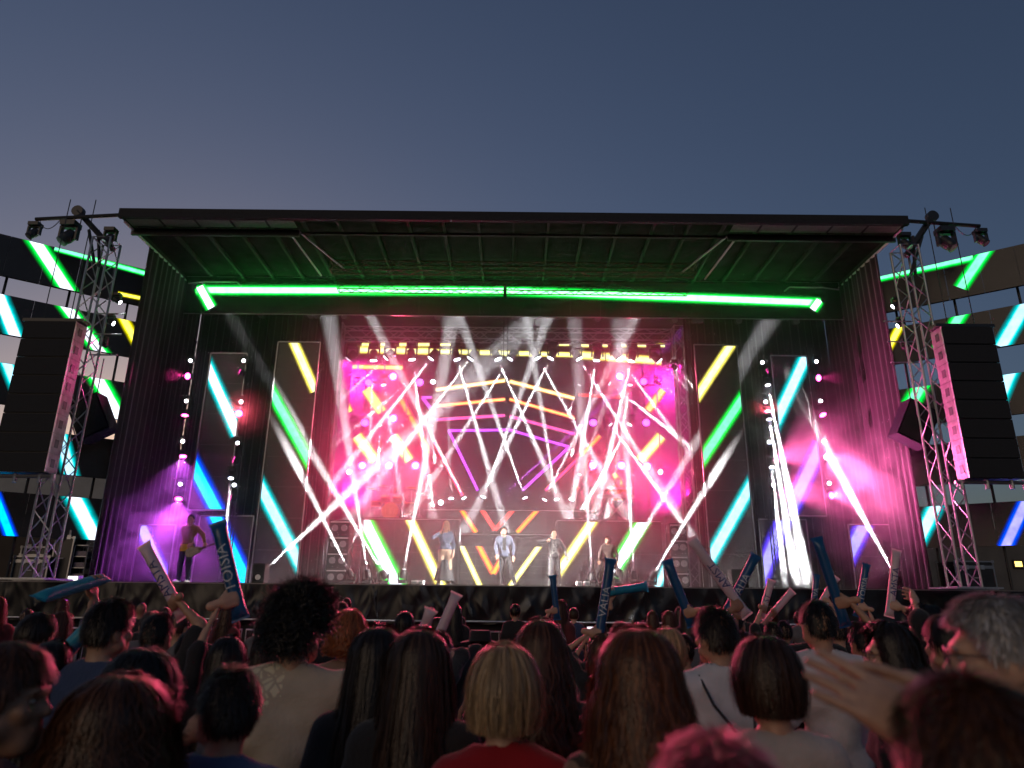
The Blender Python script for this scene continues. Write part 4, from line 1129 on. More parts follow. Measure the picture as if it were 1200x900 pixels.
# ---- hair
def make_hair(parent, c, style, color, seed, yaw=0., n=1400, s=1., base_only=False, wd=1.0):
    rnd = np.random.RandomState(seed)
    st = dict(short=dict(t=.010, L=0, amp=0, lam=1), crop=dict(t=.006, L=0, amp=0, lam=1), afro=dict(t=.060, L=0, amp=.012, lam=.03), bob=dict(t=.020, L=.06, amp=.003, lam=.2, inw=.16), lob=dict(t=.022, L=.075, amp=.004, lam=.2, inw=.08),
              long=dict(t=.014, L=.42, amp=.008, lam=.24, out=.28), wavy=dict(t=.022, L=.36, amp=.018, lam=.11, out=.50), curly=dict(t=.040, L=.24, amp=.032, lam=.05, out=.60), curlbob=dict(t=.060, L=.07, amp=.020, lam=.05, out=.15),
              tied=dict(t=.012, L=0, amp=0, lam=1))[style]
    rx, ry, rz = .080+st['t'], .100+st['t'], .110+st['t']
    cz = .022
    def front(phi):   # 0 at the face, 1 at sides and back
        return np.clip((np.abs(phi)-.85)/.45, 0, 1)
    L = st['L']
    def path(phi, th0, f, jit=None):
        """phi azimuth (0 = face), th0 root polar angle, f in 0..1 along the strand -> (N,3); vectorised over phi"""
        w = front(phi)
        if L > 0: the = .95+w*(.85)           # polar angle where the hair leaves the head
        else: the = .95+w*np.where(np.abs(phi) > 2.0, 1.15, .62)
        La = (the-th0)*.11; La = np.maximum(La, .005)
        tot = La+L*w
        sdist = f*tot
        on = np.minimum(sdist, La)
        th = th0+on/.11
        dr = np.maximum(sdist-La, 0)
        u = dr/max(L, 1e-6)
        sp = 1+st.get('out', 0)*np.sqrt(np.clip(u, 0, 1))*.8-st.get('inw', 0)*u**1.5
        x = rx*np.sin(th)*np.sin(phi)*sp*wd
        y = ry*np.sin(th)*np.cos(phi)*(1+(sp-1)*.5)
        z = cz+rz*np.cos(th)-dr
        y = y-np.where(dr > 0, .05*np.clip(u, 0, 1)*(L > .2), 0)
        return np.stack([x, y, z], -1)
    parts = []
    # base shell
    nu, nv = 56, 18
    ph = np.linspace(-math.pi, math.pi, nu, endpoint=False)
    rows = []
    for j in range(nv+1):
        f = j/nv
        p = path(ph, np.full(nu, .02), np.full(nu, f))
        if style == 'afro': p = p*np.array([.93, .93, .93])
        else:
            kk = .80 if style in ('curly', 'curlbob') else (.90 if style == 'wavy' else .94)
            p[:, :2] *= kk; p[:, 2] = (p[:, 2]-cz)*(kk*.3+.7)+cz
        bmp = 1+.02*np.sin(ph*9+f*5+seed)+.015*np.sin(ph*17-f*9)
        p[:, :2] *= bmp[:, None]
        rows.append(p)
    V = np.concatenate(rows)
    Fq = []
    for j in range(nv):
        for i in range(nu):
            Fq.append((j*nu+i, (j+1)*nu+i, (j+1)*nu+(i+1) % nu, j*nu+(i+1) % nu))
    Fq = np.array(Fq)
    M = Matrix.Rotation(yaw, 3, 'Z')
    Rm = np.array(M)
    o_base = np_mesh('hair', [((V*s)@Rm.T, Fq)], hair_mat(color))
    ob = lk(bpy.data.objects.new('hair', o_base), parent); ob.location = c
    if style == 'tied':
        pass
    if base_only: return ob
    # strands as thin ribbons
    ns = {'short': 9, 'crop': 5, 'afro': 7}.get(style, 15)
    phi = rnd.uniform(-math.pi, math.pi, n)
    if style in ('short', 'crop', 'afro', 'tied'):
        hi_th = .95+front(phi)*np.where(np.abs(phi) > 2.0, 1.15, .62)
        ct = rnd.uniform(np.cos(hi_th), 1)
        th0 = np.arccos(np.clip(ct, -1, 1))
        ln = {'short': .028, 'crop': .012, 'afro': .05, 'tied': .05}[style]
        e = rnd.uniform(-1, 1, (n, 3))*(.012 if style != 'afro' else .03)
        pts = []
        for j in range(ns):
            f = j/(ns-1)
            th = th0+f*ln/.11*(1 if style != 'afro' else .25)
            rr = 1+(.08*f if style == 'short' else (.0 if style != 'afro' else -.35+.45*f))
            lift = np.array([math.sin(f*3.1)])*0
            x = rx*np.sin(th)*np.sin(phi)*rr; y = ry*np.sin(th)*np.cos(phi)*rr; z = cz+rz*np.cos(th)*rr
            p = np.stack([x, y, z], -1)+e*f
            if style == 'afro':
                p += st['amp']*np.stack([np.sin(f*16+phi*31), np.cos(f*16+th0*40), np.sin(f*13+phi*17)], -1)*f
            pts.append(p)
    else:
        th0 = rnd.uniform(.05, 1.0, n)*rnd.uniform(.3, 1, n)
        cl = np.round(phi*11+rnd.normal(0, .35, n))     # locks of hair wave together
        pa = (cl*2.399) % 6.283
        endf = rnd.uniform(.86, 1.03, n)
        fly = np.where(rnd.uniform(0, 1, n) < .11, rnd.uniform(.04, .20, n), 0)
        jr = 1+rnd.normal(0, .035, n)+.045*np.sin(cl*1.7)+fly
        pts = []
        for j in range(ns):
            f = j/(ns-1)*endf
            p = path(phi, th0, f)
            w = np.clip(f*1.6-.2, 0, 1)
            d = f*(L+.15)
            a = st['amp']*w
            tang = np.stack([np.cos(phi), -np.sin(phi), 0*phi], -1); outw = np.stack([np.sin(phi), np.cos(phi), 0*phi], -1)
            p[:, :2] *= (1+(jr-1)*w)[:, None]
            p = p+tang*(a*np.sin(d/st['lam']*6.283+pa))[:, None]+outw*(a*.8*np.cos(d/st['lam']*6.283+pa*1.3))[:, None]
            p += rnd.normal(0, .0016, (n, 3))*w[:, None]
            p[:, 2] += (.006*np.sin(cl*2.1)+fly*.12)*np.clip(f*4, 0, 1)*(1-w)
            p[:, :2] *= (1+.03*np.sin(cl*1.3+1)*np.clip(f*5, 0, 1)*(1-w))[:, None]
            pts.append(p)
    pts = np.stack(pts, 1)                               # n, ns, 3
    tan = np.gradient(pts, axis=1)
    outw = pts-np.array([0, 0, 0]); outw = outw.copy(); outw[..., 2] *= .3
    sd = np.cross(tan, outw); sd /= np.linalg.norm(sd, axis=-1, keepdims=True)+1e-9
    wdt = {'short': .0022, 'crop': .0016, 'afro': .0026, 'curly': .0030, 'curlbob': .0034}.get(style, .0030)
    taper = np.linspace(1, .35, ns)[None, :, None]*rnd.uniform(.6, 1.3, (n, 1, 1))*wdt
    a, b = pts-sd*taper, pts+sd*taper
    V = np.stack([a, b], 2).reshape(-1, 3)
    i0 = (np.arange(n)[:, None]*ns+np.arange(ns-1)[None, :]).ravel()*2
    Fq = np.stack([i0, i0+1, i0+3, i0+2], 1)
    me = np_mesh('strands', [((V*s)@Rm.T, Fq)], hair_mat(color, True))
    so = lk(bpy.data.objects.new('strands', me), ob)
    so['kind'] = 'stuff'
    return ob

def ik(Sh, T, l1, l2, hint):
    Sh, T, hint = Vector(Sh), Vector(T), Vector(hint)
    d = T-Sh; D = min(d.length, (l1+l2)*.985); d.normalize()
    T = Sh+d*D
    a = (l1*l1-l2*l2+D*D)/(2*D); hgt = math.sqrt(max(l1*l1-a*a, 0))
    hn = (hint-d*hint.dot(d)); hn.normalize()
    return Sh+d*a+hn*hgt, T

PEOPLE = []
def person(label, loc, H=1.72, yaw=0., hair='short', color='dark', skin=0, top=None, sleeve=.55, legs=None, shoes=None, arms=None, head_yaw=0., nod=0., female=False, near=1, group='audience', seed=None,
           stance=None, hem=.86, n_hair=None, face=False, wide=1., lean=(0, 0, 0), neckline=.0, cat='person', curl=.35, tank=False, hair_wd=1.):
    """near: 2 close to the camera, 1 middle, 0 far.  arms: {'L'|'R': (target world Vector, hint) or None}"""
    seed = seed if seed is not None else len(PEOPLE)*7+3
    rnd = random.Random(seed)
    s = H/1.75
    t = thing('person', label, cat, loc, yaw, group)
    PEOPLE.append(t)
    Mi = (Matrix.Translation(Vector(loc)) @ Matrix.Rotation(yaw, 4, 'Z')).inverted()
    ln = Vector(lean)
    sw = (.165 if female else .19)*wide
    V3 = lambda x, y, z: np.array((x*s+ln.x*max(0, z-.9)/.6, y*s+ln.y*max(0, z-.9)/.6, z*s))
    stn = stance or dict(Lk=(-.105, .03, .50), La=(-.11, -.01, .08), Rk=(.105, .03, .50), Ra=(.11, -.01, .08))
    hips = {'L': V3(-.092, 0, .92), 'R': V3(.092, 0, .92)}
    kn = {'L': V3(*stn['Lk']), 'R': V3(*stn['Rk'])}; an = {'L': V3(*stn['La']), 'R': V3(*stn['Ra'])}
    wz = wide
    torso = [('c', V3(-.065, 0, .94), V3(.065, 0, .94), .112*s*wz, .112*s*wz), ('c', V3(-.03*wz, 0, 1.02), V3(.03*wz, .0, 1.16), .112*s*wz, (.098 if female else .115)*s*wz),
             ('c', V3(-.085*wz, .0, 1.28), V3(.085*wz, .0, 1.28), .108*s, .108*s), ('c', V3(-sw+.05, -.012, 1.385), V3(sw-.05, -.012, 1.385), .07*s, .07*s),
             ('c', V3(-sw+.02, -.015, 1.415), V3(-.03, -.01, 1.475), .045*s, .040*s), ('c', V3(sw-.02, -.015, 1.415), V3(.03, -.01, 1.475), .045*s, .040*s)]
    if female: torso += [('c', V3(-.06, .075, 1.25), V3(-.06, .08, 1.24), .055*s, .055*s), ('c', V3(.06, .075, 1.25), V3(.06, .08, 1.24), .055*s, .055*s)]
    neck = [('c', V3(0, -.018, 1.40), V3(0, -.004, 1.56), .057*s*(.9 if female else 1), .051*s*(.9 if female else 1))]
    arm = {}; wr = {}
    for side, sg in (('L', -1), ('R', 1)):
        Sh = Vector(V3(sg*sw, -.01, 1.415))
        tgt = (arms or {}).get(side)
        if tgt is None:
            E = Vector(V3(sg*(sw+.075), -.03+rnd.uniform(-.03, .02), 1.12)); W = Vector(V3(sg*(sw+.06), .06+rnd.uniform(-.03, .06), .88))
        else:
            T = Mi @ Vector(tgt[0])
            up = (T-Sh).normalized().z
            E, W = ik(Sh, T, .295*s, .265*s, tgt[1] if len(tgt) > 1 and tgt[1] is not None else (sg*1.0, -.25, -.6))
        arm[side] = (np.array(Sh), np.array(E), np.array(W)); wr[side] = W
    fat = .9 if female else 1.05
    ap = []
    for sd in 'LR':
        a, e, w_ = arm[sd]
        ap += [('c', a, e, .052*s*fat, .041*s*fat), ('c', e, w_, .041*s*fat, .027*s*fat)]
    lp = []
    for sd in 'LR':
        lp += [('c', hips[sd], kn[sd], .086*s*wz, .056*s), ('c', kn[sd], an[sd], .056*s, .038*s)]
    toe = {sd: an[sd]+np.array((.03*s*(1 if sd == 'R' else -1), .15*s, -.04*s)) for sd in 'LR'}
    fp = [('c', an[sd]+np.array((0, -.03*s, -.035*s)), toe[sd], .038*s, .032*s) for sd in 'LR']
    hb = (.034, .024, .018)[near]
    # body (skin) : continuous surface
    allp = torso+neck+ap+lp+fp
    lo, hi = bounds(allp, .03)
    fb = union(allp, .035*s)
    P, Fq = surf_nets(lambda X: fb(X)+.004, lo, hi, hb)
    parts = [(smooth_verts(P, Fq, 1), Fq)]
    hc = Vector(V3(0, .015, 1.630))
    hm = Matrix.Rotation(head_yaw, 3, 'Z') @ Matrix.Rotation(nod, 3, 'X')
    Ph, Fh = head_parts((0, 0, 0), (.013, .010, .0075)[near], female)
    parts.append(((Ph*s)@np.array(hm).T+np.array(hc), Fh))
    for side, sg in (('L', -1), ('R', 1)):
        Hm, cu = None, curl
        tgt = (arms or {}).get(side)
        a, e, w_ = arm[side]
        z = Vector(w_-e).normalized()
        if tgt is not None and len(tgt) > 4: z = (Mi.to_3x3() @ Vector(tgt[4])).normalized()
        if tgt is not None and len(tgt) > 2 and tgt[2] is not None:      # gripping a stick along direction tgt[2] (world)
            sdv = (Mi.to_3x3() @ Vector(tgt[2])).normalized()
            zz = z-sdv*z.dot(sdv)
            if zz.length < .35: zz = zz+Vector((-sg*.8, .5, 0)); zz = zz-sdv*zz.dot(sdv)
            zz.normalize(); x = sdv*sg; y = zz.cross(x); y.normalize(); x = y.cross(zz)
            if False: pass
            cu = .82; z = zz
        else:
            y = Vector((-sg, .3, 0)) if tgt is None else Vector((0, 1, 0))
            if tgt is not None and len(tgt) > 3: y = Mi.to_3x3() @ Vector(tgt[3])
            y = (y-z*y.dot(z)).normalized(); x = y.cross(z)
        Hm = Matrix((x, y, z)).transposed()
        # thumb side: +X*side must point along x*? keep geometry mirrored by handedness
        Pq, Fqh = hand_local(1, cu, (.011, .0085, .0065)[near])
        if tgt is not None and len(tgt) > 2 and tgt[2] is not None and sg < 0:
            Pq = Pq*np.array((-1, 1, 1)); Fqh = Fqh[:, ::-1]; 
        elif not (tgt is not None and len(tgt) > 2 and tgt[2] is not None) and sg > 0:
            Pq = Pq*np.array((-1, 1, 1)); Fqh = Fqh[:, ::-1]
        parts.append(((Pq*s)@np.array(Hm).T+np.array(Vector(w_)), Fqh))
        t['grip_'+side] = list(Vector(w_)+Hm @ Vector((0, .034, .088))*s)
    grips = {sd: (Matrix.Translation(Vector(loc)) @ Matrix.Rotation(yaw, 4, 'Z')) @ Vector(t['grip_'+sd]) for sd in 'LR'}
    del t['grip_L'], t['grip_R']
    lk(bpy.data.objects.new('body', np_mesh('body', parts, SKIN[skin])), t)
    # top
    top = top or cloth('black', (.02, .02, .022))
    wf = wrinkle(seed, .0075*s)
    tp = [(p[0], p[1], p[2], p[3]+.017*s, p[4]+.017*s) for p in torso]
    tp.append(('c', V3(-.06, 0, hem+.04), V3(.06, 0, hem+.04), .125*s*wz, .125*s*wz))
    cut_lo = hem*s
    fr_s = sleeve
    if sleeve > 0:
        for sd in 'LR':
            a, e, w_ = arm[sd]
            if fr_s <= .5: tp.append(('c', a, a+(e-a)*(fr_s*2), .066*s*fat, .064*s*fat))
            else:
                tp.append(('c', a, e, .066*s*fat, .056*s*fat)); tp.append(('c', e, e+(w_-e)*(fr_s*2-1), .056*s*fat, .044*s*fat))
    ft = union(tp, .03*s)
    nk = V3(0, .035, 1.53)
    nr = (.085+neckline)*s
    def fshirt(X):
        d = ft(X)+wf(X)
        d = np.maximum(d, cut_lo-X[:, 2])
        d = np.maximum(d, nr-np.linalg.norm(X-nk.astype(F32), axis=1))
        if sleeve <= .02:
            d = np.maximum(d, np.abs(X[:, 0])-(sw-.03)*s-.25*np.maximum(0, 1.36*s-X[:, 2]))
        if tank: d = np.maximum(d, (X[:, 2]-1.40*s)-.0*X[:, 0]-np.where((np.abs(X[:, 0]) > .06*s) & (np.abs(X[:, 0]) < .115*s), .12*s, 0))
        return d
    lo, hi = bounds(tp, .02)
    P, Fq = surf_nets(fshirt, lo, hi, (.034, .022, .016)[near])
    lk(bpy.data.objects.new('top', np_mesh('top', [(smooth_verts(P, Fq, 1), Fq)], top)), t)
    # trousers and shoes
    legs = legs or cloth('denim_dark', (.03, .035, .055))
    lpp = [(p[0], p[1], p[2], p[3]+.014*s, p[4]+.020*s) for p in lp]+[('c', V3(-.065, 0, .94), V3(.065, 0, .94), .124*s*wz, .124*s*wz)]
    fl = union(lpp, .03*s)
    wf2 = wrinkle(seed+1, .006)
    lo, hi = bounds(lpp, .02)
    P, Fq = surf_nets(lambda X: np.maximum(fl(X)+wf2(X), X[:, 2]-1.0*s), lo, hi, (.036, .030, .026)[near])
    lk(bpy.data.objects.new('trousers', np_mesh('trousers', [(smooth_verts(P, Fq, 1), Fq)], legs)), t)
    sp = [(p[0], p[1], p[2], p[3]+.010*s, p[4]+.010*s) for p in fp]
    fs_ = union(sp, .02)
    lo, hi = bounds(sp, .02)
    P, Fq = surf_nets(lambda X: np.maximum(fs_(X), .004-X[:, 2]), lo, hi, .022)
    lk(bpy.data.objects.new('shoes', np_mesh('shoes', [(P, Fq)], shoes or cloth('shoe', (.05, .05, .05), .6))), t)
    if hair:
        nn = n_hair if n_hair is not None else (350, 1900, 3900)[near]
        make_hair(t, hc, hair, color, seed, head_yaw, nn, s, wd=hair_wd)
    if face:
        for sx in (-1, 1):
            m = MB().grid(lambda u, v: (hm @ Vector((sx*.032+.010*math.sin(math.pi*v)*math.cos(2*math.pi*u), .085+.010*math.sin(math.pi*v)*math.sin(2*math.pi*u), .003+.006*math.cos(math.pi*v))))*s+hc, 10, 6, True)
            ey = m.build('eye', mat('eye_white', (.3, .28, .26), .3), t, local=True, smooth=True)
            m = MB().disc((hm @ Vector((sx*.032, .0965, .003)))*s+hc, hm @ Vector((0, 1, 0)), .0048*s, 10); m.build('iris', mat('iris', (.02, .012, .01), .2), ey, local=True)
            m = MB().tube([(hm @ Vector((sx*x_, .1005-abs(x_-.03)*.3, z_)))*s+hc for x_, z_ in ((.014, .022), (.03, .027), (.05, .020))], .0035*s, 5); m.build('eyebrow', hair_mat(color if color != 'pinkish' else 'dark'), t, local=True)
        m = MB().tube([(hm @ Vector((x_, .1045-abs(x_)*.35, -.065)))*s+hc for x_ in (-.024, -.01, .01, .024)], .0045*s, 6); m.build('lips', mat('lips', (.32, .10, .09), .4), t, local=True)
    return t, grips, hc, s

# ------------------------------------------------------------------ inflatable sticks
M_STB = mat('stick_blue', (.004, .075, .20), .32, 0, .15, 8, .12, 25, spec=.6, transl=.12)
M_STC = mat('stick_cyan', (.02, .28, .40), .32, 0, .15, 8, .12, 25, spec=.6, transl=.15)
M_STW = mat('stick_white', (.50, .50, .54), .35, 0, .1, 8, .12, 25, spec=.6, transl=.2)
M_PRW = mat('stick_print_white', (.55, .6, .66), .5)
M_PRB = mat('stick_print_blue', (.01, .06, .22), .5)
def text_mesh(txt):
    cu = bpy.data.curves.new('lettering', 'FONT'); cu.body = txt; cu.align_x = 'CENTER'; cu.align_y = 'CENTER'; cu.resolution_u = 2
    ob = bpy.data.objects.new('lettering', cu); COL.objects.link(ob)
    bpy.context.view_layer.update()
    me = bpy.data.meshes.new_from_object(ob.evaluated_get(bpy.context.evaluated_depsgraph_get()))
    bpy.data.objects.remove(ob)
    bm = bmesh.new(); bm.from_mesh(me)
    bmesh.ops.triangulate(bm, faces=bm.faces)
    bmesh.ops.subdivide_edges(bm, edges=bm.edges, cuts=1)
    V = np.array([v.co[:] for v in bm.verts]); Fc = [[v.index for v in f.verts] for f in bm.faces]
    bm.free()
    return V, Fc
TXT = {}
def stick(label, G, d, L, color, txt=None, below=.10, r=.037, roll=0.):
    """inflated tube held at G, pointing along d; flat welded seams flare at both ends"""
    G, d = Vector(G), Vector(d).normalized()
    t = thing('inflatable_stick', label, 'inflatable stick', G, group='inflatable cheering sticks')
    v = Vector((math.sin(roll), -math.cos(roll), 0)); v = (v-d*v.dot(d)).normalized()      # towards the audience side
    u = d.cross(v)
    def prof(f):
        e = min(f, 1-f)*L
        k = math.sqrt(max(0, 1-(1-min(e/.085, 1))**2))
        return r*(1.32-.32*k), max(.0025, r*k)
    def fn(a, f):
        wd, th = prof(f)
        an = 2*math.pi*a
        wv = 1+.03*math.sin(an*5+f*40)*(1 if min(f, 1-f) < .15 else .25)
        return G+d*((f*L)-below)+u*(wd*math.cos(an)*wv)+v*(th*math.sin(an)*wv)
    m = MB().grid(fn, 20, 40, True)
    m.v += [G+d*(-below-.012)+u*r*1.34, G+d*(-below-.012)-u*r*1.34, G+d*(L-below+.014)+u*r*1.36, G+d*(L-below+.014)-u*r*1.36, G+d*(L-below)+u*r*1.32, G+d*(L-below)-u*r*1.32, G+d*(-below)+u*r*1.32, G+d*(-below)-u*r*1.32]
    n = len(m.v); m.f += [(n-6, n-5, n-3, n-4), (n-8, n-7, n-1, n-2)]
    m.build('tube', {'blue': M_STB, 'white': M_STW, 'cyan': M_STC}[color], t, smooth=True)
    if txt:
        if txt not in TXT: TXT[txt] = text_mesh(txt)
        V, Fc = TXT[txt]
        wx = V[:, 0].max()-V[:, 0].min()
        sc = min((L*.72)/wx, .085)
        mm = MB()
        for p in V:
            f = ((p[0]*sc)+L*.52)/L
            wd, th = prof(min(max(f, .01), .99))
            an = p[1]*sc/r
            mm.v.append(G+d*(f*L-below)+u*(-wd*1.03*math.sin(an))+v*(th*1.0+.004)*math.cos(an))
        mm.f = [tuple(f) for f in Fc]
        mm.build('lettering', M_PRB if color == 'white' else M_PRW, t)
    return t

# ------------------------------------------------------------------ audience
BLKC = cloth('black', (.018, .018, .020)); NAVY = cloth('navy', (.035, .055, .12)); WHT = cloth('white', (.62, .60, .60)); BEIGE = cloth('beige', (.42, .36, .29))
RED = cloth('red', (.30, .008, .015)); YEL = cloth('yellow', (.55, .42, .02)); DENIM = cloth('denim', (.06, .10, .20)); STRIPE = cloth('sand', (.34, .24, .17)); GREY = cloth('grey', (.12, .12, .13)); WINE = cloth('wine', (.10, .02, .025))
def print_mat(name, base, ink, scale, lo=.5, ell_c=None, ell_r=None, wave=False):
    """cloth with a flat print: a leafy motif inside an ellipse, or an all-over curved pattern"""
    m = mat('cloth_'+name, base, .85, 0, .12, 9, .35, 70, spec=.25, sheen=.2)
    t = m.node_tree; b = t.nodes['Principled BSDF']
    src = b.inputs['Base Color'].links[0].from_socket
    tc = t.nodes.new('ShaderNodeTexCoord')
    if wave:
        tx = t.nodes.new('ShaderNodeTexWave'); tx.wave_type = 'RINGS'; tx.inputs['Scale'].default_value = scale; tx.inputs['Distortion'].default_value = 9; tx.inputs['Detail'].default_value = 1; tx.inputs['Detail Scale'].default_value = 1.2
        f = tx.outputs['Fac']
    else:
        tx = t.nodes.new('ShaderNodeTexVoronoi'); tx.feature = 'DISTANCE_TO_EDGE'; tx.inputs['Scale'].default_value = scale
        f = tx.outputs['Distance']
    t.links.new(tc.outputs['Object'], tx.inputs['Vector'])
    g = t.nodes.new('ShaderNodeMath'); g.operation = 'GREATER_THAN'; g.inputs[1].default_value = lo
    t.links.new(f, g.inputs[0]); fac = g.outputs[0]
    if ell_c:
        mp = t.nodes.new('ShaderNodeMapping'); mp.vector_type = 'TEXTURE'
        mp.inputs['Location'].default_value = ell_c; mp.inputs['Scale'].default_value = ell_r; mp.inputs['Rotation'].default_value = (0, R(-28), 0)
        t.links.new(tc.outputs['Object'], mp.inputs['Vector'])
        nz = t.nodes.new('ShaderNodeTexNoise'); nz.inputs['Scale'].default_value = 22; t.links.new(tc.outputs['Object'], nz.inputs['Vector'])
        ln = t.nodes.new('ShaderNodeVectorMath'); ln.operation = 'LENGTH'; t.links.new(mp.outputs[0], ln.inputs[0])
        ad = t.nodes.new('ShaderNodeMath'); ad.operation = 'ADD'; t.links.new(ln.outputs['Value'], ad.inputs[0]); t.links.new(nz.outputs['Fac'], ad.inputs[1])
        l2 = t.nodes.new('ShaderNodeMath'); l2.operation = 'LESS_THAN'; l2.inputs[1].default_value = 1.42; t.links.new(ad.outputs[0], l2.inputs[0])
        mu = t.nodes.new('ShaderNodeMath'); mu.operation = 'MULTIPLY'; t.links.new(fac, mu.inputs[0]); t.links.new(l2.outputs[0], mu.inputs[1]); fac = mu.outputs[0]
    mx = t.nodes.new('ShaderNodeMix'); mx.data_type = 'RGBA'
    t.links.new(fac, mx.inputs[0]); t.links.new(src, mx.inputs[6]); mx.inputs[7].default_value = (*ink, 1)
    t.links.new(mx.outputs[2], b.inputs['Base Color'])
    return m
SWEAT = print_mat('sweatshirt', (.46, .40, .32), (.66, .62, .46), 26, .10, (-.09, -.12, 1.52), (.075, .6, .12))
PATT = print_mat('patterned', (.25, .15, .10), (.05, .03, .02), 9, .55, wave=True)
TH = dict(short=.010, crop=.006, afro=.060, bob=.020, lob=.022, long=.020, wavy=.030, curly=.045, curlbob=.06, tied=.012)
SPOTS = []
def aud(label, x, ytop, Y, hair='short', color='dark', **kw):
    P = at(x, ytop, Y)
    H = (P.z-TH.get(hair, 0)-.005)/1.006
    SPOTS.append((P.x, Y))
    return person(label, (P.x, Y, 0), H, hair=hair, color=color, **kw)
def hold(label, x, ytop, Y, hand, tip, side, scol, txt, slabel, L=.62, dYh=.12, below=.10, hint=None, dYt=0., **kw):
    """a spectator with one arm raised, and the inflatable stick in that hand"""
    W = at(hand[0], hand[1], Y+dYh); T = at(tip[0], tip[1], Y+dYh+dYt)
    d = (T-W).normalized()
    arms = {side: (W-d*0.0, hint, d)}
    arms.update(kw.pop('arms', {}))
    t, gr, hc, s = aud(label, x, ytop, Y, arms=arms, **kw)
    stick(slabel, gr[side], d, L, scol, txt, below)
    return t

# nearest spectators
t, g, hc, s = aud('woman at the left edge turning to the right in a dark tank top', 8, 750, 1.85, 'tied', 'chestnut', yaw=R(-30), head_yaw=R(-48), female=True, skin=2, top=WINE, sleeve=0, near=2, face=True)
aud('person with big frizzy reddish dark curls seen from behind at lower left', 140, 786, 1.95, 'curly', 'chestnut', female=True, top=BLKC, near=2, n_hair=7500, hair_wd=1.25, yaw=R(8))
t, g, hc, s = aud('person with short dark hair in a navy T-shirt with white sleeve stripes', 130, 701, 3.4, 'short', 'dark', skin=1, top=NAVY, sleeve=.36, near=2, wide=1.12, yaw=R(-14), head_yaw=R(-12))
for k in range(3):                                 # white rings on the left sleeve
    a = Vector((-.235*s*1.06, -.018, (1.305-.022*k)*s)); b = a+Vector((-.0025, 0, -.009))
    MB().tube([a, b], .074*s, 24, caps=False).build('sleeve_stripe', WHT, t, local=True, smooth=True)
hold('person with tied dark hair raising a bare arm with a pale blue stick', 45, 716, 4.1, (119, 682), (70, 697), 'R', 'cyan', None, 'pale cyan inflatable stick held sideways over the left crowd', dYh=.35, dYt=-.35, L=.55,
     hair='tied', color='dark', female=True, skin=1, top=BLKC, sleeve=.05, near=1, hint=(.6, -.3, -.8), yaw=R(-10))
aud('person with dark shaggy hair behind the frizzy curls at lower left', 168, 757, 2.9, 'curlbob', 'black', top=BLKC, near=1, n_hair=2600, hair_wd=1.05)
hold('person with short dark hair in a dark shirt lifting a white stick', 186, 717, 4.5, (207, 703), (181, 655), 'R', 'white', 'AMSTA', 'white inflatable stick with blue letters in front of the violet shard', hair='short', color='black', skin=1, top=BLKC, sleeve=.4, near=1, L=.56)
aud('person with dark bob hair in a bright yellow top', 226, 738, 5.0, 'bob', 'black', top=YEL, female=True, near=1, skin=1, sleeve=.06)
aud('person with reddish short hair behind the yellow top spectator', 232, 722, 7.4, 'short', 'brown', near=1, top=BLKC)
hold('person with straight black hair raising a dark blue lettered stick', 268, 743, 3.6, (259, 704), (246, 648), 'L', 'blue', 'TOISIA', 'dark blue inflatable stick with pale letters beside the blue band screen', hair='long', color='black', female=True, top=BLKC, near=1, dYh=2.4 if False else .15, L=.52, hint=(-.5, -.2, -.8), n_hair=2200)
aud('person with long dark hair turned right near the stage, left of the afro', 314, 729, 6.0, 'long', 'dark', female=True, head_yaw=R(-30), near=1, top=BLKC)
t, g, hc, s = aud('young boy with short dark hair in a denim shirt seen from behind', 272, 779, 2.25, 'short', 'dark', top=DENIM, near=2, skin=1, sleeve=.5, head_yaw=R(35), wide=.85, arms={'L': (at(222, 862, 2.45), (-.8, 0, -.6))}, n_hair=4200)
aud('tall person with round dark afro in a beige sweatshirt with pale back print', 354, 684, 3.15, 'afro', 'black', top=SWEAT, near=2, skin=1, sleeve=.97, wide=1.15, n_hair=9000, head_yaw=R(-25))
aud('person with frizzy ginger hair in a sand coloured striped top', 409, 713, 4.6, 'curlbob', 'ginger', top=STRIPE, near=2, female=True, n_hair=3600, sleeve=.3, hair_wd=.85)
aud('person with very long straight dark hair, left of a similar pair', 443, 731, 2.75, 'long', 'dark', top=BLKC, near=2, female=True, n_hair=4600, hair_wd=1.15)
aud('person with very long straight brown hair, right of a similar pair', 492, 734, 2.55, 'long', 'brown', top=BLKC, near=2, female=True, n_hair=5200, hair_wd=1.2)
t, g, hc, s = aud('person with a smooth blonde bob in a red top', 591, 755, 2.2, 'lob', 'blonde', top=RED, near=2, female=True, n_hair=6500, sleeve=.9, hair_wd=1.05)
MB().tube([Vector((-.12, -.135, 1.30))*s, Vector((-.02, -.152, 1.22))*s, Vector((.10, -.150, 1.08))*s, Vector((.20, -.10, .95))*s], .012, 6).build('bag_strap', mat('strap_tan', (.35, .27, .18), .6), t, local=True)
aud('person with long wavy dark brown hair behind the blonde bob', 634, 722, 2.9, 'wavy', 'chestnut', top=BLKC, near=2, female=True, n_hair=5200)
aud('person with long wavy copper brown hair in a patterned top', 748, 731, 2.0, 'wavy', 'auburn', top=PATT, near=2, female=True, n_hair=7500, hair_wd=1.12)
t, g, hc, s = aud('person with cropped dark hair in a white T-shirt with a drawstring bag', 838, 710, 3.55, 'short', 'dark', top=WHT, near=2, skin=1, sleeve=.34, yaw=R(10), head_yaw=R(12), wide=1.0)
bag = thing('drawstring_bag', 'black drawstring bag on the back of the white T-shirt', 'bag', t.matrix_world.translation if False else t.location)
bb = t.location
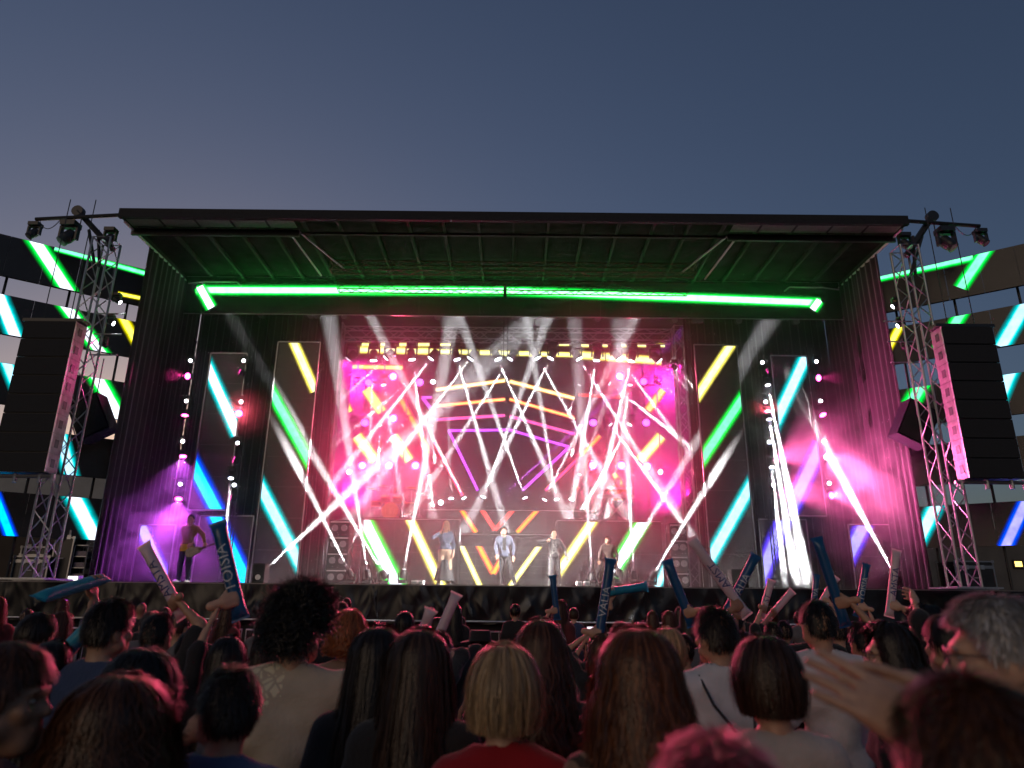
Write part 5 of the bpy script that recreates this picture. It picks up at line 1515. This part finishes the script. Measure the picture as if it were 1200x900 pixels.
MB().grid(lambda u, v: (bb.x+.03+.115*math.cos(2*math.pi*u)*(.55+.45*math.sin(math.pi*min(1, .15+v)))+.02, bb.y-.215-.05*math.sin(2*math.pi*u)*math.sin(math.pi*(.1+.8*v)), (.86+.40*v)*s), 18, 10, True).build('bag', BLKC, bag, smooth=True)
for sg in (-1, 1):
    MB().tube([Vector((bb.x+.04+sg*.04, bb.y-.20, 1.25*s)), Vector((bb.x+sg*.09, bb.y-.175, 1.36*s)), Vector((bb.x+sg*.125, bb.y-.085, 1.47*s)), Vector((bb.x+sg*.13, bb.y+.02, 1.47*s))], .007, 6).build('cord', M_BLK, bag)
aud('person with a straight dark brown bob in a pale top', 897, 745, 2.4, 'lob', 'brown', top=cloth('cream', (.50, .46, .42)), near=2, female=True, n_hair=6000, sleeve=.4, hair_wd=1.05)
t, g, hc, s = aud('person with short dark hair and bare arm in a white shirt right of the bob', 957, 702, 4.2, 'short', 'black', top=WHT, near=1, skin=1, sleeve=.4)
def glasses(t, hc, s, hy):
    M = Matrix.Rotation(hy, 3, 'Z'); m = MB()
    for sx in (-1, 1):
        m.tube([(M @ Vector((sx*.032+.024*math.cos(a), .112, .004+.019*math.sin(a))))*s+hc for a in np.linspace(0, 2*math.pi, 15)], .0022, 5)
        m.tube([(M @ Vector((sx*.056, .112, .01)))*s+hc, (M @ Vector((sx*.078, .06, .012)))*s+hc, (M @ Vector((sx*.083, -.01, .006)))*s+hc], .002, 5)
    m.tube([(M @ Vector((-.008, .113, .008)))*s+hc, (M @ Vector((.008, .113, .008)))*s+hc], .002, 5)
    m.build('glasses', mat('glasses_frame', (.12, .11, .10), .3, .5), t, local=True)
t, g, hc, s = aud('person with glasses and long dark hair facing left at the right', 1043, 725, 3.3, 'wavy', 'dark', top=BLKC, near=2, female=True, yaw=R(40), head_yaw=R(38), face=True, n_hair=3600)
glasses(t, hc, s, R(38))
t, g, hc, s = aud('grey haired person with glasses turned left at the right edge', 1170, 696, 1.75, 'short', 'grey', top=GREY, near=2, skin=0, yaw=R(35), head_yaw=R(30), face=True, n_hair=6000)
glasses(t, hc, s, R(30))
aud('dark haired person facing left near the right side, arm raised', 1088, 706, 4.3, 'wavy', 'black', top=BLKC, near=1, female=True, yaw=R(50), head_yaw=R(30), face=True, arms={'L': (at(1072, 705, 4.4), None)})
aud('person with dark tied hair behind the grey haired one', 1110, 718, 3.4, 'tied', 'black', top=WINE, near=1, female=True, yaw=R(20))
# very close, out of focus: clapping person and a pink haired head
t, g, hc, s = aud('blurred close person with dark hair clapping both hands at lower right', 1140, 790, 1.0, 'short', 'chestnut', top=WINE, near=2, skin=0, sleeve=.30, n_hair=4500, wide=1.0,
                  arms={'L': (at(1088, 862, 1.12), (-.5, -.2, -.8), None, (.5, .5, -.7), (-.80, .25, .55)), 'R': (at(1118, 832, 1.20), (.8, -.2, -.8), None, (-.5, -.3, -.7), (-.86, .1, .42))}, curl=.14, yaw=R(12))
aud('blurred close head with pinkish hair at the bottom edge', 842, 862, .95, 'short', 'pinkish', top=WINE, near=2, n_hair=4500)

# middle distance, sticks in the air
hold('person lifting a dark blue stick between the blonde and the copper hair', 650, 728, 8.6, (645, 716), (641, 677), 'L', 'blue', None, 'dark blue inflatable stick low before the middle of the stage', hair='short', color='dark', near=1, L=.5, hint=(-.4, -.2, -.9))
hold('person raising a long blue stick with pale letters in mid crowd', 705, 741, 5.4, (691, 741), (704, 658), 'L', 'blue', 'VALIA', 'large blue inflatable stick with pale letters left of the dancer in brown', L=.66, hair='wavy', color='chestnut', near=1, female=True, hint=(-.5, -.2, -.8))
hold('person with an arm up holding a pale stick level', 727, 728, 6.2, (716, 693), (750, 688), 'L', 'cyan', None, 'pale cyan inflatable stick held level against the stage skirt', L=.42, below=.04, hair='short', color='brown', near=1, skin=0, dYt=.1, hint=(-.5, -.2, -.8))
hold('person raising a plain blue stick left of the crossed pair', 800, 742, 5.6, (808, 692), (786, 636), 'R', 'blue', None, 'plain dark blue inflatable stick pointing up left before the speaker stack', L=.52, hair='short', color='dark', near=1, hint=(.6, -.2, -.8))
aud('person with blonde hair and a pale hairband in mid crowd', 783, 735, 4.4, 'lob', 'blonde', top=BLKC, near=1, female=True)
hold('person behind the white T-shirt raising a white lettered stick', 868, 738, 5.2, (862, 696), (816, 633), 'L', 'white', 'AMST', 'white inflatable stick with dark letters crossing a blue one', L=.66, hair='short', color='dark', near=1, skin=2, hint=(-.7, -.2, -.7))
hold('person left of the brown bob raising a dark blue lettered stick', 890, 742, 5.5, (862, 690), (894, 628), 'L', 'blue', 'VALIA', 'dark blue lettered inflatable stick crossing a white one', L=.60, hair='short', color='dark', near=1, skin=2, dYh=.28, hint=(-.6, -.2, -.8))
hold('person with raised bent arm holding a plain blue stick high', 1010, 728, 5.0, (987, 690), (961, 613), 'R', 'blue', None, 'plain blue inflatable stick held high before the pink smoke', L=.62, hair='short', color='black', near=1, skin=1, top=WHT, below=.16, hint=(1, -.2, -.3))
hold('person lifting a blue lettered stick left of the pale one', 1012, 730, 7.6, (1016, 712), (1025, 660), 'R', 'blue', 'TOISIA', 'blue lettered inflatable stick upright in pink smoke', L=.56, hair='bob', color='dark', near=1, female=True, hint=(.5, -.2, -.8))
hold('person lifting a pale lettered stick before the right flight case', 1058, 728, 6.6, (1056, 712), (1063, 646), 'R', 'white', 'AMSTA', 'pale lettered inflatable stick upright beside the right flight case', L=.62, hair='short', color='black', near=1, hint=(.5, -.2, -.8))
hold('person lifting a blue stick deep in the right crowd', 962, 722, 9.0, (962, 708), (965, 678), 'R', 'blue', 'VA', 'short seen blue inflatable stick behind the white shirt spectator', L=.45, hair='short', color='dark', near=1)
hold('person lifting a slanted white stick deep in the right crowd', 975, 724, 8.2, (972, 706), (987, 680), 'R', 'white', None, 'slanted white inflatable stick behind the white shirt spectator', L=.42, hair='short', color='dark', near=1, hint=(.5, -.2, -.8))
hold('person lifting a white stick behind the brown bob', 905, 728, 7.6, (893, 712), (901, 684), 'L', 'white', 'ST', 'short seen white lettered inflatable stick right of the monitor cabinet', L=.42, hair='short', color='dark', near=1)
hold('person lifting a slanted pale stick behind the brown bob', 918, 727, 7.9, (906, 717), (928, 692), 'L', 'white', None, 'slanted pale inflatable stick under the bright right beams', L=.45, hair='short', color='black', near=1, hint=(-.5, -.2, -.8))
hold('person lifting a white stick between the long haired pair and the blonde', 516, 738, 5.4, (521, 762), (538, 722), 'R', 'white', None, 'white inflatable stick tilted right behind the long brown hair', L=.5, hair='short', color='dark', near=1)
hold('person lifting a second white stick behind the long brown hair', 497, 736, 5.0, (502, 766), (513, 736), 'R', 'white', None, 'white inflatable stick left of a similar tilted one in mid crowd', L=.42, hair='short', color='dark', near=1, dYt=-.1)
hold('person low at the left holding a bright blue stick against the chest', 62, 748, 3.4, (40, 772), (62, 750), 'L', 'cyan', None, 'bright blue inflatable stick held low at the far left', L=.42, hair='long', color='black', near=1, female=True, hint=(-.5, -.2, -.8))
# girl with a hat
t, g, hc, s = aud('person in a black brimmed hat turned left with bare shoulders', 563, 741, 6.4, 'long', 'dark', top=BLKC, sleeve=0, near=1, female=True, yaw=R(45), head_yaw=R(30), face=True)
m = MB(); hp = hc+Vector((0, -.01, .075*s))
m.grid(lambda u, v: hp+Vector((math.cos(2*math.pi*u)*(.17*(1-v)+.09*v), math.sin(2*math.pi*u)*(.18*(1-v)+.11*v), .012*math.sin(4*math.pi*u)*(1-v)+.0)), 24, 3, True)
m.grid(lambda u, v: hp+Vector((math.cos(2*math.pi*u)*(.092-.012*v), math.sin(2*math.pi*u)*(.112-.015*v), .09*v)), 24, 3, True)
m.poly([hp+Vector((math.cos(2*math.pi*k/24)*.08, math.sin(2*math.pi*k/24)*.097, .09)) for k in range(24)])
m.build('hat', BLKC, t, local=True, smooth=True)
# phones held up
for (px, py, Y, lb, x, yt) in ((692, 734, 6.8, 'lit phone held up left of the large blue stick', 700, 742), (972, 706, 6.9, 'dark phone held up behind the white shirt spectator', 980, 724)):
    P = at(px, py, Y+.3)
    t, g, hc, s = aud('person holding up a phone, ' + ('mid crowd' if px < 800 else 'right crowd'), x, yt, Y, 'short', 'dark', near=1, arms={'L': (P+Vector((-.05, 0, -.12)), (-.6, -.2, -.8), Vector((0, 0, 1))), 'R': (P+Vector((.10, 0, -.14)), (.6, -.2, -.8))})
    G = g['L']
    ph = thing('phone', lb, 'phone', G)
    MB().box((G.x-.036, G.y-.004, G.z-.03), (G.x+.036, G.y+.004, G.z+.12)).build('case', M_BLK, ph)
    MB().box((G.x-.032, G.y-.0062, G.z-.024), (G.x+.032, G.y-.0045, G.z+.114)).build('display', mat('phone_glow' if px < 800 else 'phone_dim', (.3, .3, .3), .2, 0, 0, emit=(.8, .75, .85), est=.8 if px < 800 else .05), ph)

# further spectators, copied from a few prototypes and given their own places
PR = [dict(hair='short', color='dark', top=BLKC), dict(hair='short', color='brown', top=GREY, skin=1), dict(hair='long', color='dark', top=BLKC, female=True), dict(hair='bob', color='brown', top=NAVY, female=True), dict(hair='wavy', color='chestnut', top=WINE, female=True),
      dict(hair='tied', color='black', top=BLKC, female=True, skin=1), dict(hair='lob', color='black', top=GREY, female=True), dict(hair='crop', color='black', top=BLKC, skin=2)]
DESC = ['short dark hair and black top', 'short brown hair and grey top', 'long dark hair and black top', 'brown bob and navy top', 'wavy chestnut hair and wine top', 'tied black hair and black top', 'black bob and grey top', 'cropped black hair and black top']
rows = [(6.0, 9, 0), (7.4, 10, .4), (9.0, 11, .1), (10.8, 12, .5), (12.6, 12, .2), (14.4, 12, .6)]
rng = random.Random(11)
protos = {}
for ri, (Y0, n, ph) in enumerate(rows):
    half = Y0*.80+.5
    kk = 0
    for i in range(n):
        x = -half+2*half*(i+ph+rng.uniform(-.25, .25))/n
        y = Y0+rng.uniform(-.5, .5)
        if abs(x) > y*.82 or any(math.hypot(x-a, y-b) < .5 for a, b in SPOTS): continue
        SPOTS.append((x, y))
        k = rng.randrange(len(PR))
        lb = 'far spectator with %s, %s from left in row %s' % (DESC[k], ORD[kk], ['one', 'two', 'three', 'four', 'five', 'six'][ri])
        kk += 1
        H = rng.uniform(1.58, 1.80)
        if k not in protos:
            t, g, hc, s = person(lb, (x, y, 0), 1.70, near=0, n_hair=500, group='far spectators', **PR[k])
            protos[k] = t
        else:
            t = copy_tree(protos[k]); tag(t, lb, 'person', 'far spectators')
        t.location = (x, y, 0); t.rotation_euler = (0, 0, rng.uniform(-.5, .5)); t.scale = (H/1.70,)*3

# ------------------------------------------------------------------ performers
def perf(label, x, ytop, Y, z0=ZS, **kw):
    P = at(x, ytop, Y)
    H = P.z-z0-.015
    return person(label, (P.x, Y, z0), H, near=1, face=True, group='performers', **kw)
def mic(label, G, d):
    G, d = Vector(G), Vector(d).normalized()
    t = thing('microphone', label, 'microphone', G)
    MB().tube([G-d*.10, G+d*.09], .014, 10, r2=.019).build('handle', M_BLK, t)
    MB().tube([G+d*.09, G+d*.10, G+d*.125, G+d*.145], [.02, .026, .026, .012], 12).build('head', M_STEEL, t)
BDEN = cloth('denim_wash', (.08, .10, .155)); LEATH = mat('cloth_leather', (.03, .028, .03), .4, 0, .2, 9, .3, 50)
P = at(515, 624, 20.7)
t, g, hc, s = perf('singer in a pale denim top and dark skirt holding a microphone', 523, 611, 20.8, hair='long', color='blonde', female=True, top=BDEN, legs=cloth('tan_trousers', (.30, .20, .14)), sleeve=.95, yaw=R(190), hem=.98, skin=0,
                  arms={'R': (P, (.6, -.2, -.8), Vector((-.1, .4, .8)))}, stance=dict(Lk=(-.12, .06, .5), La=(-.15, -.02, .08), Rk=(.12, .03, .5), Ra=(.16, .0, .08)))
mic('microphone at the mouth of the singer in denim', g['R'], (.15, .4, .8))
m = MB(); s1 = s
m.grid(lambda u, v: (math.cos(2*math.pi*u)*(.15+.13*v+.012*math.sin(14*math.pi*u))*s1, math.sin(2*math.pi*u)*(.13+.11*v+.012*math.cos(14*math.pi*u))*s1, (.70-.55*v)*s1), 48, 8, True)
m.build('skirt', BLKC, t, local=True, smooth=True)
t, g, hc, s = perf('performer in an open denim jacket and black trousers striding at mid stage', 592, 617, 20.6, hair='short', color='dark', top=BDEN, legs=BLKC, sleeve=.9, yaw=R(172), lean=(.03, .02, 0), arms={'L': (at(603, 661, 20.5), (-.8, -.2, -.4)), 'R': (at(582, 654, 20.4), (.9, -.2, -.4))},
                  stance=dict(Lk=(-.20, .10, .52), La=(-.30, -.02, .12), Rk=(.08, .06, .5), Ra=(.06, 0, .08)))
MB().box((-.055*s, .118*s, 1.05*s), (.055*s, .150*s, 1.42*s)).build('undershirt', BLKC, t, local=True)
t, g, hc, s = perf('performer in a black jacket and white print T-shirt singing into a microphone', 649, 620, 20.6, hair='short', color='brown', top=LEATH, legs=cloth('grey_trousers', (.10, .10, .11)), sleeve=.95, yaw=R(186), arms={'R': (at(641, 634, 20.45), (.9, -.1, -.2), Vector((.3, .4, .8))), 'L': (at(668, 662, 20.4), (-.9, -.2, -.2))},
                  stance=dict(Lk=(-.13, .03, .5), La=(-.18, 0, .08), Rk=(.11, .06, .5), Ra=(.14, .02, .08)))
mic('microphone at the mouth of the performer in the print T-shirt', g['R'], (.4, .4, .7))
MB().box((-.07*s, .118*s, 1.0*s), (.07*s, .152*s, 1.40*s)).build('shirt_front', print_mat('tee_print', (.5, .5, .5), (.03, .03, .03), 16, .03), t, local=True)
t, g, hc, s = perf('dancer in dark brown shirt and trousers leaning with legs apart right of centre', 714, 628, 20.5, hair='short', color='dark', top=cloth('brown_shirt', (.10, .06, .055)), legs=cloth('plum_trousers', (.075, .05, .055)), sleeve=.95, yaw=R(170), lean=(.05, .03, 0),
                  stance=dict(Lk=(-.28, .08, .50), La=(-.46, -.02, .10), Rk=(.13, .08, .46), Ra=(.17, -.02, .08)), arms={'R': (at(702, 660, 20.4), (.9, -.3, -.2))})
t, g, hc, s = perf('guitarist in a golden jacket and dark jeans standing in violet smoke', 225, 603, 19.6, hair='short', color='dark', top=cloth('gold_jacket', (.26, .15, .05)), legs=cloth('jeans_indigo', (.05, .045, .09)), shoes=cloth('shoe_white', (.6, .6, .6)), sleeve=.95, yaw=R(176),
                  arms={'R': (at(229, 645, 19.4), (.9, -.2, -.3), Vector((-.9, 0, .35))), 'L': (at(240, 636, 19.4), (-.9, -.1, -.3), Vector((.95, 0, .3)))}, stance=dict(Lk=(-.12, .03, .5), La=(-.14, 0, .08), Rk=(.10, .05, .5), Ra=(.10, .02, .08)))
MB().box((-.09*s, .115*s, .80*s), (.11*s, .15*s, .98*s)).build('shirt_tail', YEL, t, local=True)
C0 = at(227, 646, 19.3); D0 = Vector((.93, -.02, .34)).normalized(); U0 = Vector((0, -1, 0)); N0 = D0.cross(U0)
gt = thing('electric_guitar', 'electric guitar held across the guitarist in gold', 'guitar', C0)
m = MB(); out = []
for k in range(28):
    a = 2*math.pi*k/28
    rr = .17+.035*math.cos(2*a)+.02*math.cos(3*a)
    out.append(C0+D0*(rr*1.15*math.cos(a)-.02)+N0*(rr*.85*math.sin(a)))
f0 = [p+U0*.02 for p in out]; b0 = [p-U0*.02 for p in out]
m.poly(f0); m.poly(list(reversed(b0)))
for k in range(28): m.quad(f0[k], b0[k], b0[(k+1) % 28], f0[(k+1) % 28])
m.build('guitar_body', mat('guitar_lacquer', (.25, .20, .16), .25), gt)
MB().tube([C0+D0*.15+U0*.03, C0+D0*.66+U0*.03], .026, 8).build('neck', M_WOOD, gt)
MB().tube([C0+D0*.66+U0*.03, C0+D0*.82+U0*.03+N0*.02], .04, 6).build('headstock', M_WOOD, gt)

# drummer and drum kit on the left riser
YD = 23.6
dk = thing('drum_kit', 'drum kit with a wood hooped bass drum on the left riser', 'drum kit', at(458, 604, YD))
def drum(c, ax, r, h, mm, nm):
    c, ax = Vector(c), Vector(ax).normalized()
    sh = MB().tube([c-ax*h/2, c+ax*h/2], r, 28).build(nm, mm, dk, smooth=False)
    for e in (-1, 1): MB().tube([c+ax*(e*h/2-.012), c+ax*(e*h/2+.016)], r*1.035, 28).build('hoop', mat('hoop', (.42, .22, .07), .35), sh)
    MB().disc(c+ax*(h/2+.018)*(1 if ax.z > .3 else 1), ax, r*.98, 28).build('drum_head', mat('drum_head', (.55, .36, .16), .5), sh)
bx0 = at(458, 600, YD).x
M_SHL = mat('drum_shell', (.10, .05, .02), .3)
drum((bx0, YD, ZT+.29), (0, -1, 0), .28, .42, M_SHL, 'bass_drum')
drum((bx0-.22, YD+.05, ZT+.72), (0, -.35, .94), .16, .2, M_SHL, 'tom'); drum((bx0+.18, YD+.05, ZT+.72), (0, -.35, .94), .16, .2, M_SHL, 'tom')
drum((bx0+.62, YD+.25, ZT+.42), (0, -.08, 1), .2, .38, M_SHL, 'floor_tom'); drum((bx0-.58, YD+.25, ZT+.58), (0, -.1, 1), .18, .16, M_SHL, 'snare_drum')
for (dx, dz, r) in ((-.75, 1.1, .2), (.65, 1.15, .24), (-.35, 1.2, .2), (.95, .95, .2)):
    c = Vector((bx0+dx, YD+.2, ZT+dz))
    MB().tube([c+Vector((0, 0, -.012)), c, c+Vector((0, 0, .012))], [r, r*.5, .02], 24).build('cymbal', mat('brass', (.65, .45, .15), .28, .9), dk, smooth=True)
    rod('cymbal_stand', (c.x, c.y, ZT), c, .011, M_ALU, dk)
    for q in (-.18, .18): rod('stand_foot', (c.x, c.y, ZT+.25), (c.x+q, c.y+.1, ZT+.01), .009, M_ALU, dk)
perf('drummer in a pale shirt sitting behind the drum kit', 462, 570, 24.2, ZT-.28, hair='short', color='dark', top=cloth('pale_shirt', (.45, .42, .42)), yaw=R(180), arms={'R': (at(446, 592, 23.9), None), 'L': (at(476, 590, 23.9), None)},
     stance=dict(Lk=(-.16, .38, .76), La=(-.18, .40, .30), Rk=(.16, .38, .76), Ra=(.18, .40, .30)))
st_ = thing('drum_stool', 'round stool under the drummer', 'stool', (at(462, 600, 24.2).x, 24.2, ZT))
MB().tube([(at(462, 600, 24.2).x, 24.22, ZT+.42), (at(462, 600, 24.2).x, 24.22, ZT+.50)], .17, 18).build('seat', M_BLK, st_)
MB().tube([(at(462, 600, 24.2).x, 24.22, ZT), (at(462, 600, 24.2).x, 24.22, ZT+.42)], .03, 8).build('post', M_STEEL, st_)
# keyboard player on the right riser
kx = at(722, 590, 23.6).x
perf('keyboard player in an orange shirt on the right riser', 724, 560, 24.0, ZT, hair='short', color='dark', top=cloth('orange_shirt', (.55, .22, .02)), yaw=R(165), arms={'R': ((kx-.15, 23.75, ZT+.98), None), 'L': ((kx+.2, 23.75, ZT+.98), None)})
kb = thing('keyboard', 'pink lit keyboard on a crossed stand on the right riser', 'keyboard', (kx, 23.6, ZT))
MB().box((kx-.62, 23.45, ZT+.84), (kx+.62, 23.78, ZT+.93)).build('case', mat('kb_case', (.30, .26, .28), .4), kb)
MB().box((kx-.58, 23.64, ZT+.932), (kx+.58, 23.77, ZT+.945)).build('keys', mat('ivory', (.7, .7, .68), .4), kb)
for s_ in (-1, 1):
    rod('stand_leg', (kx-.4*s_, 23.5, ZT), (kx+.4*s_, 23.5, ZT+.84), .018, M_ALU, kb); rod('stand_leg', (kx-.4*s_, 23.72, ZT), (kx+.4*s_, 23.72, ZT+.84), .018, M_ALU, kb)
MB().box((kx-.5, 23.4, ZT+1.12), (kx+.5, 23.6, ZT+1.18)).build('upper_manual', mat('kb_case'), kb)
for x in (-.45, .45): rod('riser_tube', (kx+x, 23.5, ZT+.93), (kx+x, 23.5, ZT+1.12), .015, M_ALU, kb)
